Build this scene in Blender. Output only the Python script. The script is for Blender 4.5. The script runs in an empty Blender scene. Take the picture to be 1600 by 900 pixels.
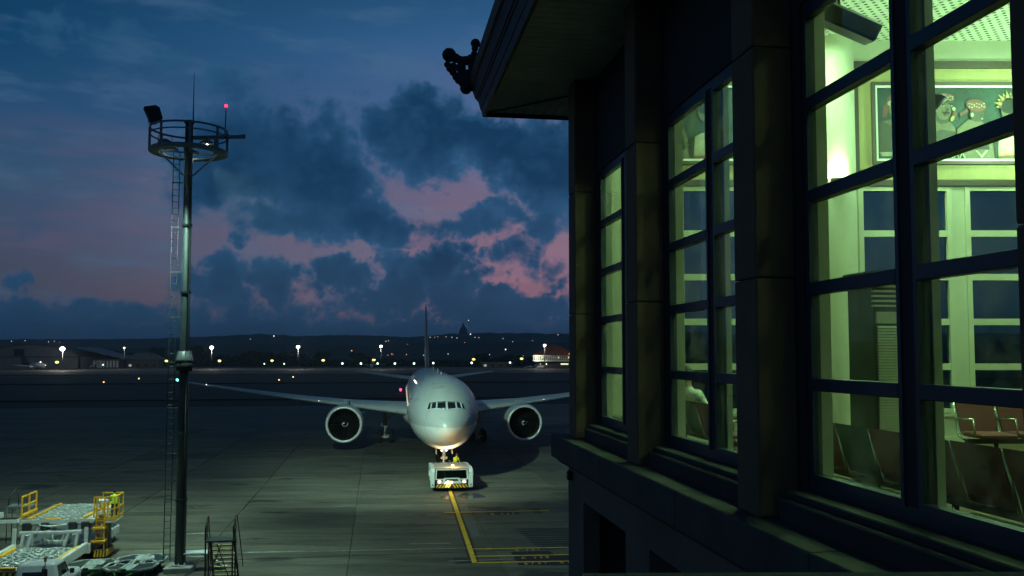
import bpy, math, random
from mathutils import Vector, Matrix
R = math.radians
random.seed(7)
sc = bpy.context.scene
col = sc.collection

# ------------------------------------------------------------------ camera
H = 10.4                       # eye height above the apron
F = 1380.0                     # focal length in pixels of the 1600 px wide photograph
PITCH = R(3.3)
SHIFT = 23.4
cam_d = bpy.data.cameras.new('camera')
cam_d.sensor_width = 36.0
cam_d.lens = F / 1600 * 36
cam_d.shift_y = SHIFT / 1600
cam_d.clip_start = 0.05
cam_d.clip_end = 12000
cam = bpy.data.objects.new('camera', cam_d)
cam.location = (0, 0, H)
cam.rotation_euler = (R(90) + PITCH, 0, 0)
col.objects.link(cam)
sc.camera = cam

def ray(px, py):
    cx = (px - 800) / F
    cy = (450 - py + SHIFT) / F
    return Vector((cx, math.cos(PITCH) - cy * math.sin(PITCH), math.sin(PITCH) + cy * math.cos(PITCH)))
def W(px, py, Y):              # point seen at a pixel, Y metres ahead
    d = ray(px, py); s = Y / d.y
    return Vector((d.x * s, Y, H + d.z * s))
def G(px, py, z=0.0):          # point of a level plane seen at a pixel
    d = ray(px, py); s = (z - H) / d.z
    return Vector((d.x * s, d.y * s, z))
TH = R(8.65)                   # the airport grid is turned by this against the view axis
def A(v, u, z=0.0):
    return Vector((v * math.cos(TH) - u * math.sin(TH), v * math.sin(TH) + u * math.cos(TH), z))

# ------------------------------------------------------------------ world: dusk sky with clouds
def lin(c):
    return tuple(((x / 255) / 12.92 if x / 255 <= 0.04045 else ((x / 255 + 0.055) / 1.055) ** 2.4) for x in c)
def L4(c): return lin(c) + (1.0,)

world = bpy.data.worlds.new('World'); sc.world = world
world.use_nodes = True
wt = world.node_tree; wt.nodes.clear()
def wn(t, **k):
    n = wt.nodes.new(t)
    for a, b in k.items(): setattr(n, a, b)
    return n
def wl(a, b): wt.links.new(a, b)
def wm(op, a, b=None, c=None, clamp=False):
    n = wn('ShaderNodeMath', operation=op, use_clamp=clamp)
    for i, x in enumerate((a, b, c)):
        if x is None: continue
        if isinstance(x, (int, float)): n.inputs[i].default_value = x
        else: wl(x, n.inputs[i])
    return n.outputs[0]
def wstep(x, lo, hi):
    n = wn('ShaderNodeMapRange', interpolation_type='SMOOTHSTEP')
    wl(x, n.inputs[0]); n.inputs[1].default_value = lo; n.inputs[2].default_value = hi
    return n.outputs[0]
def wmix(f, a, b, mode='MIX'):
    n = wn('ShaderNodeMix', data_type='RGBA', blend_type=mode)
    if isinstance(f, (int, float)): n.inputs[0].default_value = f
    else: wl(f, n.inputs[0])
    for i, x in ((6, a), (7, b)):
        if isinstance(x, tuple): n.inputs[i].default_value = x
        else: wl(x, n.inputs[i])
    return n.outputs[2]
tc = wn('ShaderNodeTexCoord')
sep = wn('ShaderNodeSeparateXYZ'); wl(tc.outputs['Generated'], sep.inputs[0])
az = wm('MULTIPLY', wm('ARCTAN2', sep.outputs[0], sep.outputs[1]), 180 / math.pi)
el = wm('MULTIPLY', wm('ARCSINE', sep.outputs[2]), 180 / math.pi)
def azel(px, py):
    d = ray(px, py).normalized()
    return math.degrees(math.atan2(d.x, d.y)), math.degrees(math.asin(d.z))
def wnoise(scale, detail, rough, zs=1.0, off=(0, 0, 0), dist=0.0):
    mp = wn('ShaderNodeMapping'); wl(tc.outputs['Generated'], mp.inputs[0])
    mp.inputs['Scale'].default_value = (1, 1, zs); mp.inputs['Location'].default_value = off
    n = wn('ShaderNodeTexNoise'); wl(mp.outputs[0], n.inputs['Vector'])
    n.inputs['Scale'].default_value = scale; n.inputs['Detail'].default_value = detail
    n.inputs['Roughness'].default_value = rough; n.inputs['Distortion'].default_value = dist
    return n.outputs[0]
nA = wnoise(11.0, 9, 0.62, 1.4, (0, 0, 0), 0.1)
nB = wnoise(34, 7, 0.58, 1.2, (3.1, 1.7, 0.4), 0.2)
nD = wnoise(9.0, 6, 0.6, 4.0, (1.3, 8.2, 2.1))
nC = wnoise(4.0, 4, 0.5, 2.6, (7.3, 2.2, 5.1))
# (px, py, half width, half height, weight) of the cloud banks in view
BLOBS = [(400, 235, 120, 92, 1.0), (500, 268, 125, 95, 1.0), (575, 330, 90, 55, 0.9), (470, 338, 125, 46, 0.9), (335, 280, 75, 60, 0.75),
         (350, 138, 85, 42, 0.42), (240, 92, 75, 38, 0.34), (118, 62, 45, 26, 0.3), (640, 190, 72, 50, 0.8), (705, 228, 95, 52, 0.9),
         (785, 238, 95, 60, 1.0), (852, 252, 80, 92, 1.0), (930, 270, 160, 100, 0.9), (850, 335, 62, 42, 0.7), (782, 332, 52, 26, 0.55),
         (700, 352, 75, 26, 0.55), (812, 400, 52, 40, 0.6), (862, 432, 32, 30, 0.5), (340, 428, 30, 36, 0.7), (352, 462, 66, 42, 0.85),
         (432, 452, 52, 42, 0.85), (512, 442, 42, 32, 0.75), (572, 420, 36, 46, 0.75), (602, 460, 85, 55, 0.95), (682, 432, 62, 58, 0.95),
         (724, 460, 74, 50, 0.95), (785, 490, 85, 36, 0.95), (855, 484, 70, 30, 0.85), (60, 488, 110, 32, 0.7), (185, 488, 66, 24, 0.65),
         (400, 566, 1500, 84, 1.0), (380, 382, 24, 12, 0.5), (18, 430, 22, 14, 0.4)]
wx = wm('ADD', wm('MULTIPLY', wm('SUBTRACT', wnoise(10, 7, .6, 1.0, (5.5, 1.1, 9.2)), .5), 11.0), wm('MULTIPLY', wm('SUBTRACT', wnoise(42, 6, .6, 1.0, (2.5, 7.1, 3.2)), .5), 2.6))
wy = wm('ADD', wm('MULTIPLY', wm('SUBTRACT', wnoise(12, 7, .6, 1.0, (8.5, 4.1, 1.2)), .5), 6.5), wm('MULTIPLY', wm('SUBTRACT', wnoise(46, 6, .6, 1.0, (6.5, 3.1, 7.7)), .5), 2.2))
azw = wm('ADD', az, wx); elw = wm('ADD', el, wy)
cur = None
for (bx, by, rx, ry, w) in BLOBS:
    a0, e0 = azel(bx, by)
    ra = rx / F * 57.3; re = ry / F * 57.3
    dx = wm('MULTIPLY', wm('SUBTRACT', azw, a0), 1 / ra)
    dy = wm('MULTIPLY', wm('SUBTRACT', elw, e0), 1 / re)
    q = wm('ADD', wm('MULTIPLY', dx, dx), wm('MULTIPLY', dy, dy))
    b = wm('MULTIPLY', wm('SUBTRACT', 1.0, wm('MINIMUM', q, 2.2)), w)
    cur = b if cur is None else wm('SMOOTH_MAX', cur, b, 0.15)
elsewhere = wm('SUBTRACT', wm('MULTIPLY', nC, 2.2), 1.75)
dens = wm('MAXIMUM', cur, elsewhere)
dens = wm('ADD', dens, wm('MULTIPLY', wm('SUBTRACT', nA, 0.5), 1.7))
dens = wm('ADD', dens, wm('MULTIPLY', wm('SUBTRACT', nB, 0.5), 1.1))
alpha = wstep(dens, -0.20, 0.46)
core = wm('ADD', wm('ADD', wm('MULTIPLY', wstep(dens, 0.05, 0.9), 0.38), wm('MULTIPLY', wstep(cur, 0.0, 1.0), 0.42)), wm('MULTIPLY', wm('SUBTRACT', wnoise(9, 5, .55, 1.3, (4.4, 0.3, 6.6)), .48), 1.9), None, True)
# clear sky behind the clouds
ramp = wn('ShaderNodeValToRGB'); wl(wm('MULTIPLY', el, 1 / 40.0, clamp=True), ramp.inputs[0])
cr = ramp.color_ramp
stops = [(0.0, (60, 72, 100)), (3.5 / 40, (140, 112, 132)), (6 / 40, (122, 114, 140)), (10 / 40, (112, 112, 142)),
         (14 / 40, (84, 106, 150)), (19 / 40, (54, 101, 148)), (25 / 40, (26, 70, 108)), (1.0, (9, 24, 38))]
cr.elements[0].position, cr.elements[0].color = stops[0][0], L4(stops[0][1])
cr.elements[1].position, cr.elements[1].color = stops[-1][0], L4(stops[-1][1])
for p, c in stops[1:-1]:
    e = cr.elements.new(p); e.color = L4(c)
nish = wn('ShaderNodeTexSky', sky_type='NISHITA')
nish.sun_disc = False; nish.sun_elevation = R(-2.0); nish.sun_rotation = R(2); nish.air_density = 1.2
# brighter towards the set sun
g0 = azel(830, 450)[0]
dz = wm('ABSOLUTE', wm('SUBTRACT', az, g0))
glow = wm('SUBTRACT', 1.0, wstep(dz, 0.0, 36.0))
glow2 = wm('MULTIPLY', wm('SUBTRACT', 1.0, wstep(dz, 0.0, 13.0)), wm('SUBTRACT', 1.0, wstep(wm('ABSOLUTE', wm('SUBTRACT', el, 5.5)), 0.0, 6.5)))
ramp2 = wn('ShaderNodeValToRGB'); wl(wm('MULTIPLY', el, 1 / 40.0, clamp=True), ramp2.inputs[0])
st2 = [(0.0, (40, 62, 88)), (4 / 40, (68, 78, 98)), (6 / 40, (68, 80, 106)), (10 / 40, (52, 84, 116)), (14 / 40, (32, 78, 116)), (18 / 40, (12, 66, 106)), (25 / 40, (13, 50, 80)), (1.0, (8, 21, 32))]
ramp2.color_ramp.elements[0].color = L4(st2[0][1]); ramp2.color_ramp.elements[1].color = L4(st2[-1][1])
for p_, c_ in st2[1:-1]: ramp2.color_ramp.elements.new(p_).color = L4(c_)
sky = wmix(glow, ramp2.outputs[0], ramp.outputs[0])
sky = wmix(wm('MULTIPLY', glow2, 0.36), sky, L4((196, 124, 134)))
pink = wm('MULTIPLY', wstep(nC, 0.45, 0.68), wm('MULTIPLY', wstep(el, 0, 5), wm('SUBTRACT', 1.0, wstep(el, 12, 22))))
sky = wmix(wm('MULTIPLY', wm('MULTIPLY', pink, glow), 0.25), sky, L4((140, 112, 138)))
sky = wmix(wm('MULTIPLY', wstep(nD, 0.48, 0.70), 0.45), sky, L4((72, 108, 142)))
nE = wnoise(5.0, 5, 0.55, 6.0, (4.2, 2.2, 7.7))
band_ = wm('MULTIPLY', wstep(nE, 0.46, 0.62), wm('MULTIPLY', wstep(el, 1.5, 5), wm('SUBTRACT', 1.0, wstep(el, 9, 16))))
sky = wmix(wm('MULTIPLY', band_, 0.28), sky, L4((112, 92, 118)))
ccol = wmix(core, L4((46, 92, 132)), L4((14, 57, 92)))
ccol = wmix(wm('MULTIPLY', wstep(nB, 0.46, 0.70), 0.25), ccol, L4((48, 92, 132)))
lowc = wm('SUBTRACT', 1.0, wstep(el, 2.0, 8.0))
ccol = wmix(wm('MULTIPLY', lowc, 0.65), ccol, L4((38, 72, 106)))
ccol = wmix(wm('MULTIPLY', wm('SUBTRACT', 1.0, glow), 0.30), ccol, L4((22, 58, 90)))
skyc = wmix(wm('MULTIPLY', alpha, 0.98), sky, ccol)
hz = wm('SUBTRACT', 1.0, wstep(el, -0.5, 2.6))
skyc = wmix(wm('MULTIPLY', hz, 0.8), skyc, L4((34, 54, 84)))
bg1 = wn('ShaderNodeBackground'); wl(skyc, bg1.inputs[0]); bg1.inputs[1].default_value = 0.95
bg2 = wn('ShaderNodeBackground'); wl(nish.outputs[0], bg2.inputs[0]); bg2.inputs[1].default_value = 0.005
add = wn('ShaderNodeAddShader'); wl(bg1.outputs[0], add.inputs[0]); wl(bg2.outputs[0], add.inputs[1])
wo = wn('ShaderNodeOutputWorld'); wl(add.outputs[0], wo.inputs[0])

sc.view_settings.view_transform = 'Standard'
sc.view_settings.look = 'None'
sc.view_settings.exposure = 0.0
sc.view_settings.gamma = 1.0
try: sc.view_settings.use_curve_mapping = False
except Exception: pass
sc.cycles.use_denoising = True
try: sc.cycles.denoiser = 'OPENIMAGEDENOISE'
except Exception: pass
sc.cycles.max_bounces = 8
sc.cycles.transparent_max_bounces = 16
sc.cycles.sample_clamp_indirect = 4.0
sc.cycles.caustics_reflective = False
sc.cycles.caustics_refractive = False

# ------------------------------------------------------------------ materials
MATS = {}
def pm(name, c, rough=0.6, metal=0.0, var=0.25, scale=3.0, bump=0.0, spec=0.5, stretch=(1, 1, 1)):
    """procedural paint / concrete / metal: base colour mottled by noise, roughness varied"""
    if name in MATS: return MATS[name]
    m = bpy.data.materials.new(name); m.use_nodes = True
    t = m.node_tree; b = t.nodes['Principled BSDF']
    tcn = t.nodes.new('ShaderNodeTexCoord'); mp = t.nodes.new('ShaderNodeMapping')
    t.links.new(tcn.outputs['Object'], mp.inputs[0]); mp.inputs['Scale'].default_value = stretch
    n = t.nodes.new('ShaderNodeTexNoise'); t.links.new(mp.outputs[0], n.inputs['Vector'])
    n.inputs['Scale'].default_value = scale; n.inputs['Detail'].default_value = 6; n.inputs['Roughness'].default_value = 0.65
    r = t.nodes.new('ShaderNodeValToRGB'); t.links.new(n.outputs[0], r.inputs[0])
    r.color_ramp.elements[0].position = 0.3; r.color_ramp.elements[1].position = 0.72
    r.color_ramp.elements[0].color = tuple(x * (1 - var) for x in c) + (1,)
    r.color_ramp.elements[1].color = tuple(min(1, x * (1 + var * 0.5)) for x in c) + (1,)
    t.links.new(r.outputs[0], b.inputs['Base Color'])
    mr = t.nodes.new('ShaderNodeMapRange'); t.links.new(n.outputs[0], mr.inputs[0])
    mr.inputs[3].default_value = max(0.03, rough - 0.12); mr.inputs[4].default_value = min(1, rough + 0.12)
    t.links.new(mr.outputs[0], b.inputs['Roughness'])
    b.inputs['Metallic'].default_value = metal
    b.inputs['Specular IOR Level'].default_value = spec
    if bump:
        bn = t.nodes.new('ShaderNodeBump'); bn.inputs['Strength'].default_value = bump; bn.inputs['Distance'].default_value = 0.02
        t.links.new(n.outputs[0], bn.inputs['Height']); t.links.new(bn.outputs[0], b.inputs['Normal'])
    MATS[name] = m
    return m
def em(name, c, s):
    if name in MATS: return MATS[name]
    m = bpy.data.materials.new(name); m.use_nodes = True
    b = m.node_tree.nodes['Principled BSDF']
    b.inputs['Base Color'].default_value = (0.6, 0.6, 0.6, 1)
    b.inputs['Emission Color'].default_value = tuple(c) + (1,); b.inputs['Emission Strength'].default_value = s
    MATS[name] = m
    return m
def glass(name, tint, refl=0.07, rough=0.0):
    if name in MATS: return MATS[name]
    m = bpy.data.materials.new(name); m.use_nodes = True
    t = m.node_tree; t.nodes.clear()
    tr = t.nodes.new('ShaderNodeBsdfTransparent'); tr.inputs[0].default_value = tuple(tint) + (1,)
    gl = t.nodes.new('ShaderNodeBsdfGlossy'); gl.inputs['Roughness'].default_value = rough
    fr = t.nodes.new('ShaderNodeLayerWeight'); pw_ = t.nodes.new('ShaderNodeMath'); pw_.operation = 'POWER'; pw_.inputs[1].default_value = 5.0
    t.links.new(fr.outputs['Facing'], pw_.inputs[0])
    mul = t.nodes.new('ShaderNodeMath'); mul.operation = 'MULTIPLY_ADD'; mul.inputs[1].default_value = 0.9; mul.inputs[2].default_value = refl * 0.5
    t.links.new(pw_.outputs[0], mul.inputs[0]); mul.use_clamp = True
    mx = t.nodes.new('ShaderNodeMixShader'); t.links.new(mul.outputs[0], mx.inputs[0])
    t.links.new(tr.outputs[0], mx.inputs[1]); t.links.new(gl.outputs[0], mx.inputs[2])
    tcn = t.nodes.new('ShaderNodeTexCoord'); nz_ = t.nodes.new('ShaderNodeTexNoise'); t.links.new(tcn.outputs['Object'], nz_.inputs['Vector']); nz_.inputs['Scale'].default_value = 2.3; nz_.inputs['Detail'].default_value = 8; nz_.inputs['Roughness'].default_value = .7
    dr = t.nodes.new('ShaderNodeMapRange'); t.links.new(nz_.outputs[0], dr.inputs[0]); dr.inputs[1].default_value = .45; dr.inputs[2].default_value = .8; dr.inputs[3].default_value = .0; dr.inputs[4].default_value = .09
    df = t.nodes.new('ShaderNodeBsdfTranslucent'); df.inputs[0].default_value = (.6, .62, .6, 1)
    m2_ = t.nodes.new('ShaderNodeMixShader'); t.links.new(dr.outputs[0], m2_.inputs[0]); t.links.new(mx.outputs[0], m2_.inputs[1]); t.links.new(df.outputs[0], m2_.inputs[2])
    o = t.nodes.new('ShaderNodeOutputMaterial'); t.links.new(m2_.outputs[0], o.inputs[0])
    MATS[name] = m
    return m

def concrete_apron():
    m = bpy.data.materials.new('apron_concrete'); m.use_nodes = True
    t = m.node_tree; b = t.nodes['Principled BSDF']
    geo = t.nodes.new('ShaderNodeNewGeometry')
    def mp(scale, rot=TH):
        n = t.nodes.new('ShaderNodeMapping'); n.inputs['Scale'].default_value = scale; n.inputs['Rotation'].default_value = (0, 0, -rot)
        t.links.new(geo.outputs['Position'], n.inputs[0]); return n.outputs[0]
    def nz(vec, scale, det=6, rough=0.65):
        n = t.nodes.new('ShaderNodeTexNoise'); t.links.new(vec, n.inputs['Vector'])
        n.inputs['Scale'].default_value = scale; n.inputs['Detail'].default_value = det; n.inputs['Roughness'].default_value = rough
        return n.outputs[0]
    def rng(x, lo, hi, a=0.0, c=1.0):
        n = t.nodes.new('ShaderNodeMapRange'); n.interpolation_type = 'SMOOTHSTEP'; t.links.new(x, n.inputs[0])
        n.inputs[1].default_value = lo; n.inputs[2].default_value = hi; n.inputs[3].default_value = a; n.inputs[4].default_value = c
        return n.outputs[0]
    def mix(f, a, c, mode='MIX'):
        n = t.nodes.new('ShaderNodeMix'); n.data_type = 'RGBA'; n.blend_type = mode
        if isinstance(f, float): n.inputs[0].default_value = f
        else: t.links.new(f, n.inputs[0])
        for i, x in ((6, a), (7, c)):
            if isinstance(x, tuple): n.inputs[i].default_value = x
            else: t.links.new(x, n.inputs[i])
        return n.outputs[2]
    big = nz(mp((0.06, 0.16, 1)), 1.0, 7)
    streak = nz(mp((0.10, 0.9, 1)), 1.0, 6)
    fine = nz(mp((1, 1, 1)), 1.6, 8, 0.7)
    spots = nz(mp((0.16, 0.34, 1)), 1.0, 4, 0.55)
    oi = t.nodes.new('ShaderNodeObjectInfo')
    c = mix(rng(big, 0.30, 0.70), (0.088, 0.086, 0.064, 1), (0.160, 0.152, 0.110, 1))
    c = mix(rng(streak, 0.44, 0.66, 0.0, 0.8), c, (0.042, 0.043, 0.036, 1))
    c = mix(rng(nz(mp((0.35, 2.6, 1)), 1.0, 5), 0.52, 0.68, 0.0, 0.55), c, (0.036, 0.037, 0.032, 1))
    c = mix(rng(nz(mp((0.22, 1.5, 1)), 1.7, 5), 0.60, 0.70, 0.0, 0.5), c, (0.21, 0.205, 0.16, 1))
    c = mix(rng(fine, 0.45, 0.75, 0.0, 0.45), c, (0.17, 0.168, 0.132, 1))
    c = mix(rng(spots, 0.60, 0.67, 0.0, 0.85), c, (0.026, 0.027, 0.026, 1))
    slab = t.nodes.new('ShaderNodeMapRange'); t.links.new(oi.outputs['Random'], slab.inputs[0])
    slab.inputs[3].default_value = 0.74; slab.inputs[4].default_value = 1.2
    hs = t.nodes.new('ShaderNodeHueSaturation'); t.links.new(slab.outputs[0], hs.inputs['Value']); t.links.new(c, hs.inputs['Color'])
    t.links.new(hs.outputs[0], b.inputs['Base Color'])
    t.links.new(rng(fine, 0.3, 0.7, 0.62, 0.9), b.inputs['Roughness'])
    bn = t.nodes.new('ShaderNodeBump'); bn.inputs['Strength'].default_value = 0.25; bn.inputs['Distance'].default_value = 0.02
    t.links.new(fine, bn.inputs['Height']); t.links.new(bn.outputs[0], b.inputs['Normal'])
    return m

# ------------------------------------------------------------------ mesh helpers
class MB:
    def __init__(s, M=None):
        s.v = []; s.f = []; s.M = M; s.sm = []
    def add(s, vs, fs, smooth=False):
        o = len(s.v)
        s.v += [tuple(s.M @ Vector(p)) if s.M else tuple(p) for p in vs]
        s.f += [tuple(i + o for i in f) for f in fs]; s.sm += [smooth] * len(fs)
        return s
    def box(s, x0, x1, y0, y1, z0, z1):
        vs = [(x0, y0, z0), (x1, y0, z0), (x1, y1, z0), (x0, y1, z0), (x0, y0, z1), (x1, y0, z1), (x1, y1, z1), (x0, y1, z1)]
        return s.add(vs, [(0, 3, 2, 1), (4, 5, 6, 7), (0, 1, 5, 4), (1, 2, 6, 5), (2, 3, 7, 6), (3, 0, 4, 7)])
    def bbox(s, x0, x1, y0, y1, z0, z1, c=0.02):        # box with chamfered vertical and top edges
        def loop(d, z): return [(x0 + d, y0, z), (x1 - d, y0, z), (x1, y0 + d, z), (x1, y1 - d, z), (x1 - d, y1, z), (x0 + d, y1, z), (x0, y1 - d, z), (x0, y0 + d, z)]
        def ins(d, z): return [(min(max(x, x0 + d), x1 - d), min(max(y, y0 + d), y1 - d), z) for x, y, _ in loop(c, z)]
        a = ins(c * .5, z0); b = loop(c, z0 + c); d_ = loop(c, z1 - c); e = ins(c, z1)
        vs = a + b + d_ + e; fs = []
        for k in range(3):
            for i in range(8):
                j = (i + 1) % 8; fs.append((k * 8 + i, k * 8 + j, k * 8 + 8 + j, k * 8 + 8 + i))
        fs.append(tuple(range(24, 32))); fs.append(tuple(reversed(range(8))))
        return s.add(vs, fs)
    def prism(s, poly, axis, a, b):                     # polygon in the two other axes, extruded a..b along axis
        def pt(p, t):
            return {'x': (t, p[0], p[1]), 'y': (p[0], t, p[1]), 'z': (p[0], p[1], t)}[axis]
        n = len(poly)
        vs = [pt(p, a) for p in poly] + [pt(p, b) for p in poly]
        fs = [tuple(range(n)), tuple(range(2 * n - 1, n - 1, -1))] + [(i, i + n, (i + 1) % n + n, (i + 1) % n) for i in range(n)]
        return s.add(vs, fs)
    def bar(s, p, q, w, h=None):
        p = Vector(p); q = Vector(q); h = h or w; d = (q - p)
        if d.length < 1e-6: return s
        d.normalize(); up = Vector((0, 0, 1)) if abs(d.z) < 0.95 else Vector((0, 1, 0))
        x = d.cross(up).normalized() * (w / 2); y = x.cross(d).normalized() * (h / 2)
        vs = [p - x - y, p + x - y, p + x + y, p - x + y, q - x - y, q + x - y, q + x + y, q - x + y]
        return s.add(vs, [(0, 3, 2, 1), (4, 5, 6, 7), (0, 1, 5, 4), (1, 2, 6, 5), (2, 3, 7, 6), (3, 0, 4, 7)])
    def tube(s, pts, r, n=8):
        pts = [Vector(p) for p in pts]; rs = r if isinstance(r, (list, tuple)) else [r] * len(pts)
        vs = []
        for i, p in enumerate(pts):
            d = (pts[min(i + 1, len(pts) - 1)] - pts[max(i - 1, 0)]).normalized()
            up = Vector((0, 0, 1)) if abs(d.z) < 0.95 else Vector((0, 1, 0))
            x = d.cross(up).normalized(); y = x.cross(d).normalized()
            for k in range(n):
                a = 2 * math.pi * k / n; vs.append(p + (x * math.cos(a) + y * math.sin(a)) * rs[i])
        fs = []
        for i in range(len(pts) - 1):
            for k in range(n):
                j = (k + 1) % n; fs.append((i * n + k, i * n + j, i * n + n + j, i * n + n + k))
        s.add(vs, fs, True)
        m = len(pts) - 1; o = len(s.v) - len(vs)
        s.f += [tuple(o + k for k in reversed(range(n))), tuple(o + m * n + k for k in range(n))]; s.sm += [False, False]
        return s
    def lathe(s, prof, c, axis='y', n=32, smooth=True, a0=0.0, a1=2 * math.pi):   # prof [(t, r)]
        full = abs(a1 - a0 - 2 * math.pi) < 1e-6; k = n if full else n + 1
        vs = []
        for t, r in prof:
            for i in range(k):
                a = a0 + (a1 - a0) * i / n; ca, sa = math.cos(a) * r, math.sin(a) * r
                vs.append({'y': (c[0] + ca, c[1] + t, c[2] + sa), 'z': (c[0] + ca, c[1] + sa, c[2] + t), 'x': (c[0] + t, c[1] + ca, c[2] + sa)}[axis])
        fs = []
        for j in range(len(prof) - 1):
            for i in range(n):
                i2 = (i + 1) % k if full else i + 1
                fs.append((j * k + i, j * k + i2, j * k + k + i2, j * k + k + i))
        return s.add(vs, fs, smooth)
    def loft(s, rings, caps=True, smooth=True):
        n = len(rings[0]); vs = [p for r in rings for p in r]; fs = []
        for j in range(len(rings) - 1):
            for i in range(n):
                i2 = (i + 1) % n; fs.append((j * n + i, j * n + i2, j * n + n + i2, j * n + n + i))
        s.add(vs, fs, smooth)
        if caps:
            o = len(s.v) - len(vs)
            s.f += [tuple(o + k for k in reversed(range(n))), tuple(o + (len(rings) - 1) * n + k for k in range(n))]; s.sm += [False, False]
        return s
    def ball(s, c, r, n=10, sq=(1, 1, 1)):
        rings = []
        for j in range(n // 2 + 1):
            ph = math.pi * j / (n // 2) - math.pi / 2
            rr = max(math.cos(ph), 0.02); rings.append([(c[0] + r * sq[0] * rr * math.cos(2 * math.pi * i / n), c[1] + r * sq[1] * rr * math.sin(2 * math.pi * i / n), c[2] + r * sq[2] * math.sin(ph)) for i in range(n)])
        return s.loft(rings)
    def quad(s, *p): return s.add(list(p), [tuple(range(len(p)))])
    def mesh(s, name):
        me = bpy.data.meshes.new(name); me.from_pydata(s.v, [], s.f)
        me.polygons.foreach_set('use_smooth', s.sm); me.update()
        return me
    def build(s, name, mat, parent=None, label=None, kind=None):
        return obj(name, s.mesh(name), mat, parent, label, kind)

def obj(name, me, mat, parent=None, label=None, kind=None):
    o = bpy.data.objects.new(name, me); col.objects.link(o)
    if mat is not None and me is not None and not me.materials: me.materials.append(mat)
    if parent: o.parent = parent
    if label: o['label'] = label
    if kind: o['kind'] = kind
    return o
def tag(o, label, cat=None, group=None, kind=None):
    if label: o['label'] = label
    if cat: o['category'] = cat
    if group: o['group'] = group
    if kind: o['kind'] = kind
    return o
def thing(name, label, cat, loc=(0, 0, 0), rz=0.0, group=None):
    o = bpy.data.objects.new(name, None); col.objects.link(o)
    o.location = loc; o.rotation_euler = (0, 0, rz); o.empty_display_size = 0.3
    return tag(o, label, cat, group)
def copy_tree(o, parent=None):
    c = o.copy(); col.objects.link(c); c.parent = parent
    for ch in list(o.children): copy_tree(ch, c)
    return c
ORD = 'first second third fourth fifth sixth seventh eighth ninth tenth eleventh twelfth thirteenth fourteenth fifteenth sixteenth seventeenth eighteenth nineteenth twentieth'.split()
ORD += ['twenty-' + w for w in ORD[:9]] + ['thirtieth']
def lamp(name, kind, energy, color, loc, parent=None, target=None, size=0.25, angle=None, blend=0.5):
    l = bpy.data.lights.new(name, kind); l.energy = energy; l.color = color
    if kind == 'AREA': l.size = size
    else: l.shadow_soft_size = size
    if kind == 'SPOT': l.spot_size = R(angle); l.spot_blend = blend
    o = bpy.data.objects.new(name, l); col.objects.link(o); o.location = loc
    if target is not None:
        o.rotation_euler = (Vector(target) - Vector(loc)).to_track_quat('-Z', 'Y').to_euler()
    if parent: o.parent = parent
    return o

M_STEEL = pm('galvanised_steel', (0.20, 0.24, 0.25), 0.5, 0.3, 0.2, 4)
M_POLE = pm('mast_grey_paint', (0.045, 0.068, 0.072), 0.5, 0.1, 0.25, 2.5)
M_DARK = pm('dark_rubber', (0.02, 0.02, 0.022), 0.8, 0, 0.3, 6)
M_WHITE = pm('white_paint', (0.66, 0.68, 0.66), 0.45, 0, 0.18, 3)
M_GSE = pm('worn_white_machine_paint', (0.70, 0.73, 0.70), 0.5, 0, 0.35, 5)
M_YEL = pm('yellow_machine_paint', (0.88, 0.46, 0.02), 0.5, 0, 0.25, 5)
M_BLACK = pm('black_paint', (0.015, 0.015, 0.017), 0.55, 0, 0.3, 5)
M_LINE = pm('yellow_line_paint', (0.95, 0.54, 0.03), 0.75, 0, 0.35, 2.2)
M_HIVIS = pm('hi_vis_fabric', (0.55, 0.80, 0.06), 0.8, 0, 0.2, 9)
M_SKIN = pm('skin', (0.30, 0.17, 0.11), 0.6, 0, 0.1, 9)
M_CLOTHD = pm('dark_cloth', (0.03, 0.035, 0.05), 0.9, 0, 0.3, 9)

# ------------------------------------------------------------------ ground, apron, strips
def struct(name, mb, mat, label=None):
    o = mb.build(name, mat); o['kind'] = 'structure'
    if label: o['label'] = label
    return o
gm = pm('dry_grass_ground', (0.018, 0.022, 0.009), 0.95, 0, 0.5, 0.05, 0)
g = MB(); g.quad((-3600, -1400, -0.30), (3600, -1400, -0.30), (3600, 4100, -0.30), (-3600, 4100, -0.30))
struct('ground', g, gm, 'dark grass of the airfield reaching to the hills')
rotA = Matrix.Rotation(TH, 4, 'Z')
M_ASPH = pm('taxiway_asphalt', (0.028, 0.025, 0.018), 0.8, 0, 0.4, 0.12, 0, 0.4, (0.25, 1, 1))
M_FARP = pm('far_apron_concrete', (0.15, 0.14, 0.11), 0.75, 0, 0.3, 0.05, 0, 0.4, (0.3, 1, 1))
def strip(name, u0, u1, z, mat, label, v0=-1500, v1=900):
    m = MB(rotA); m.box(v0, v1, u0, u1, z - 0.35, z); return struct(name, m, mat, label)
strip('taxiway', 212, 300, 0.0, M_ASPH, 'dark asphalt taxiway crossing beyond the apron')
strip('runway', 330, 395, 0.004, M_ASPH, 'dark runway strip beyond the taxiway')
strip('far_apron', 470, 900, 0.0, M_FARP, 'pale far apron below the hangar')
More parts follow.
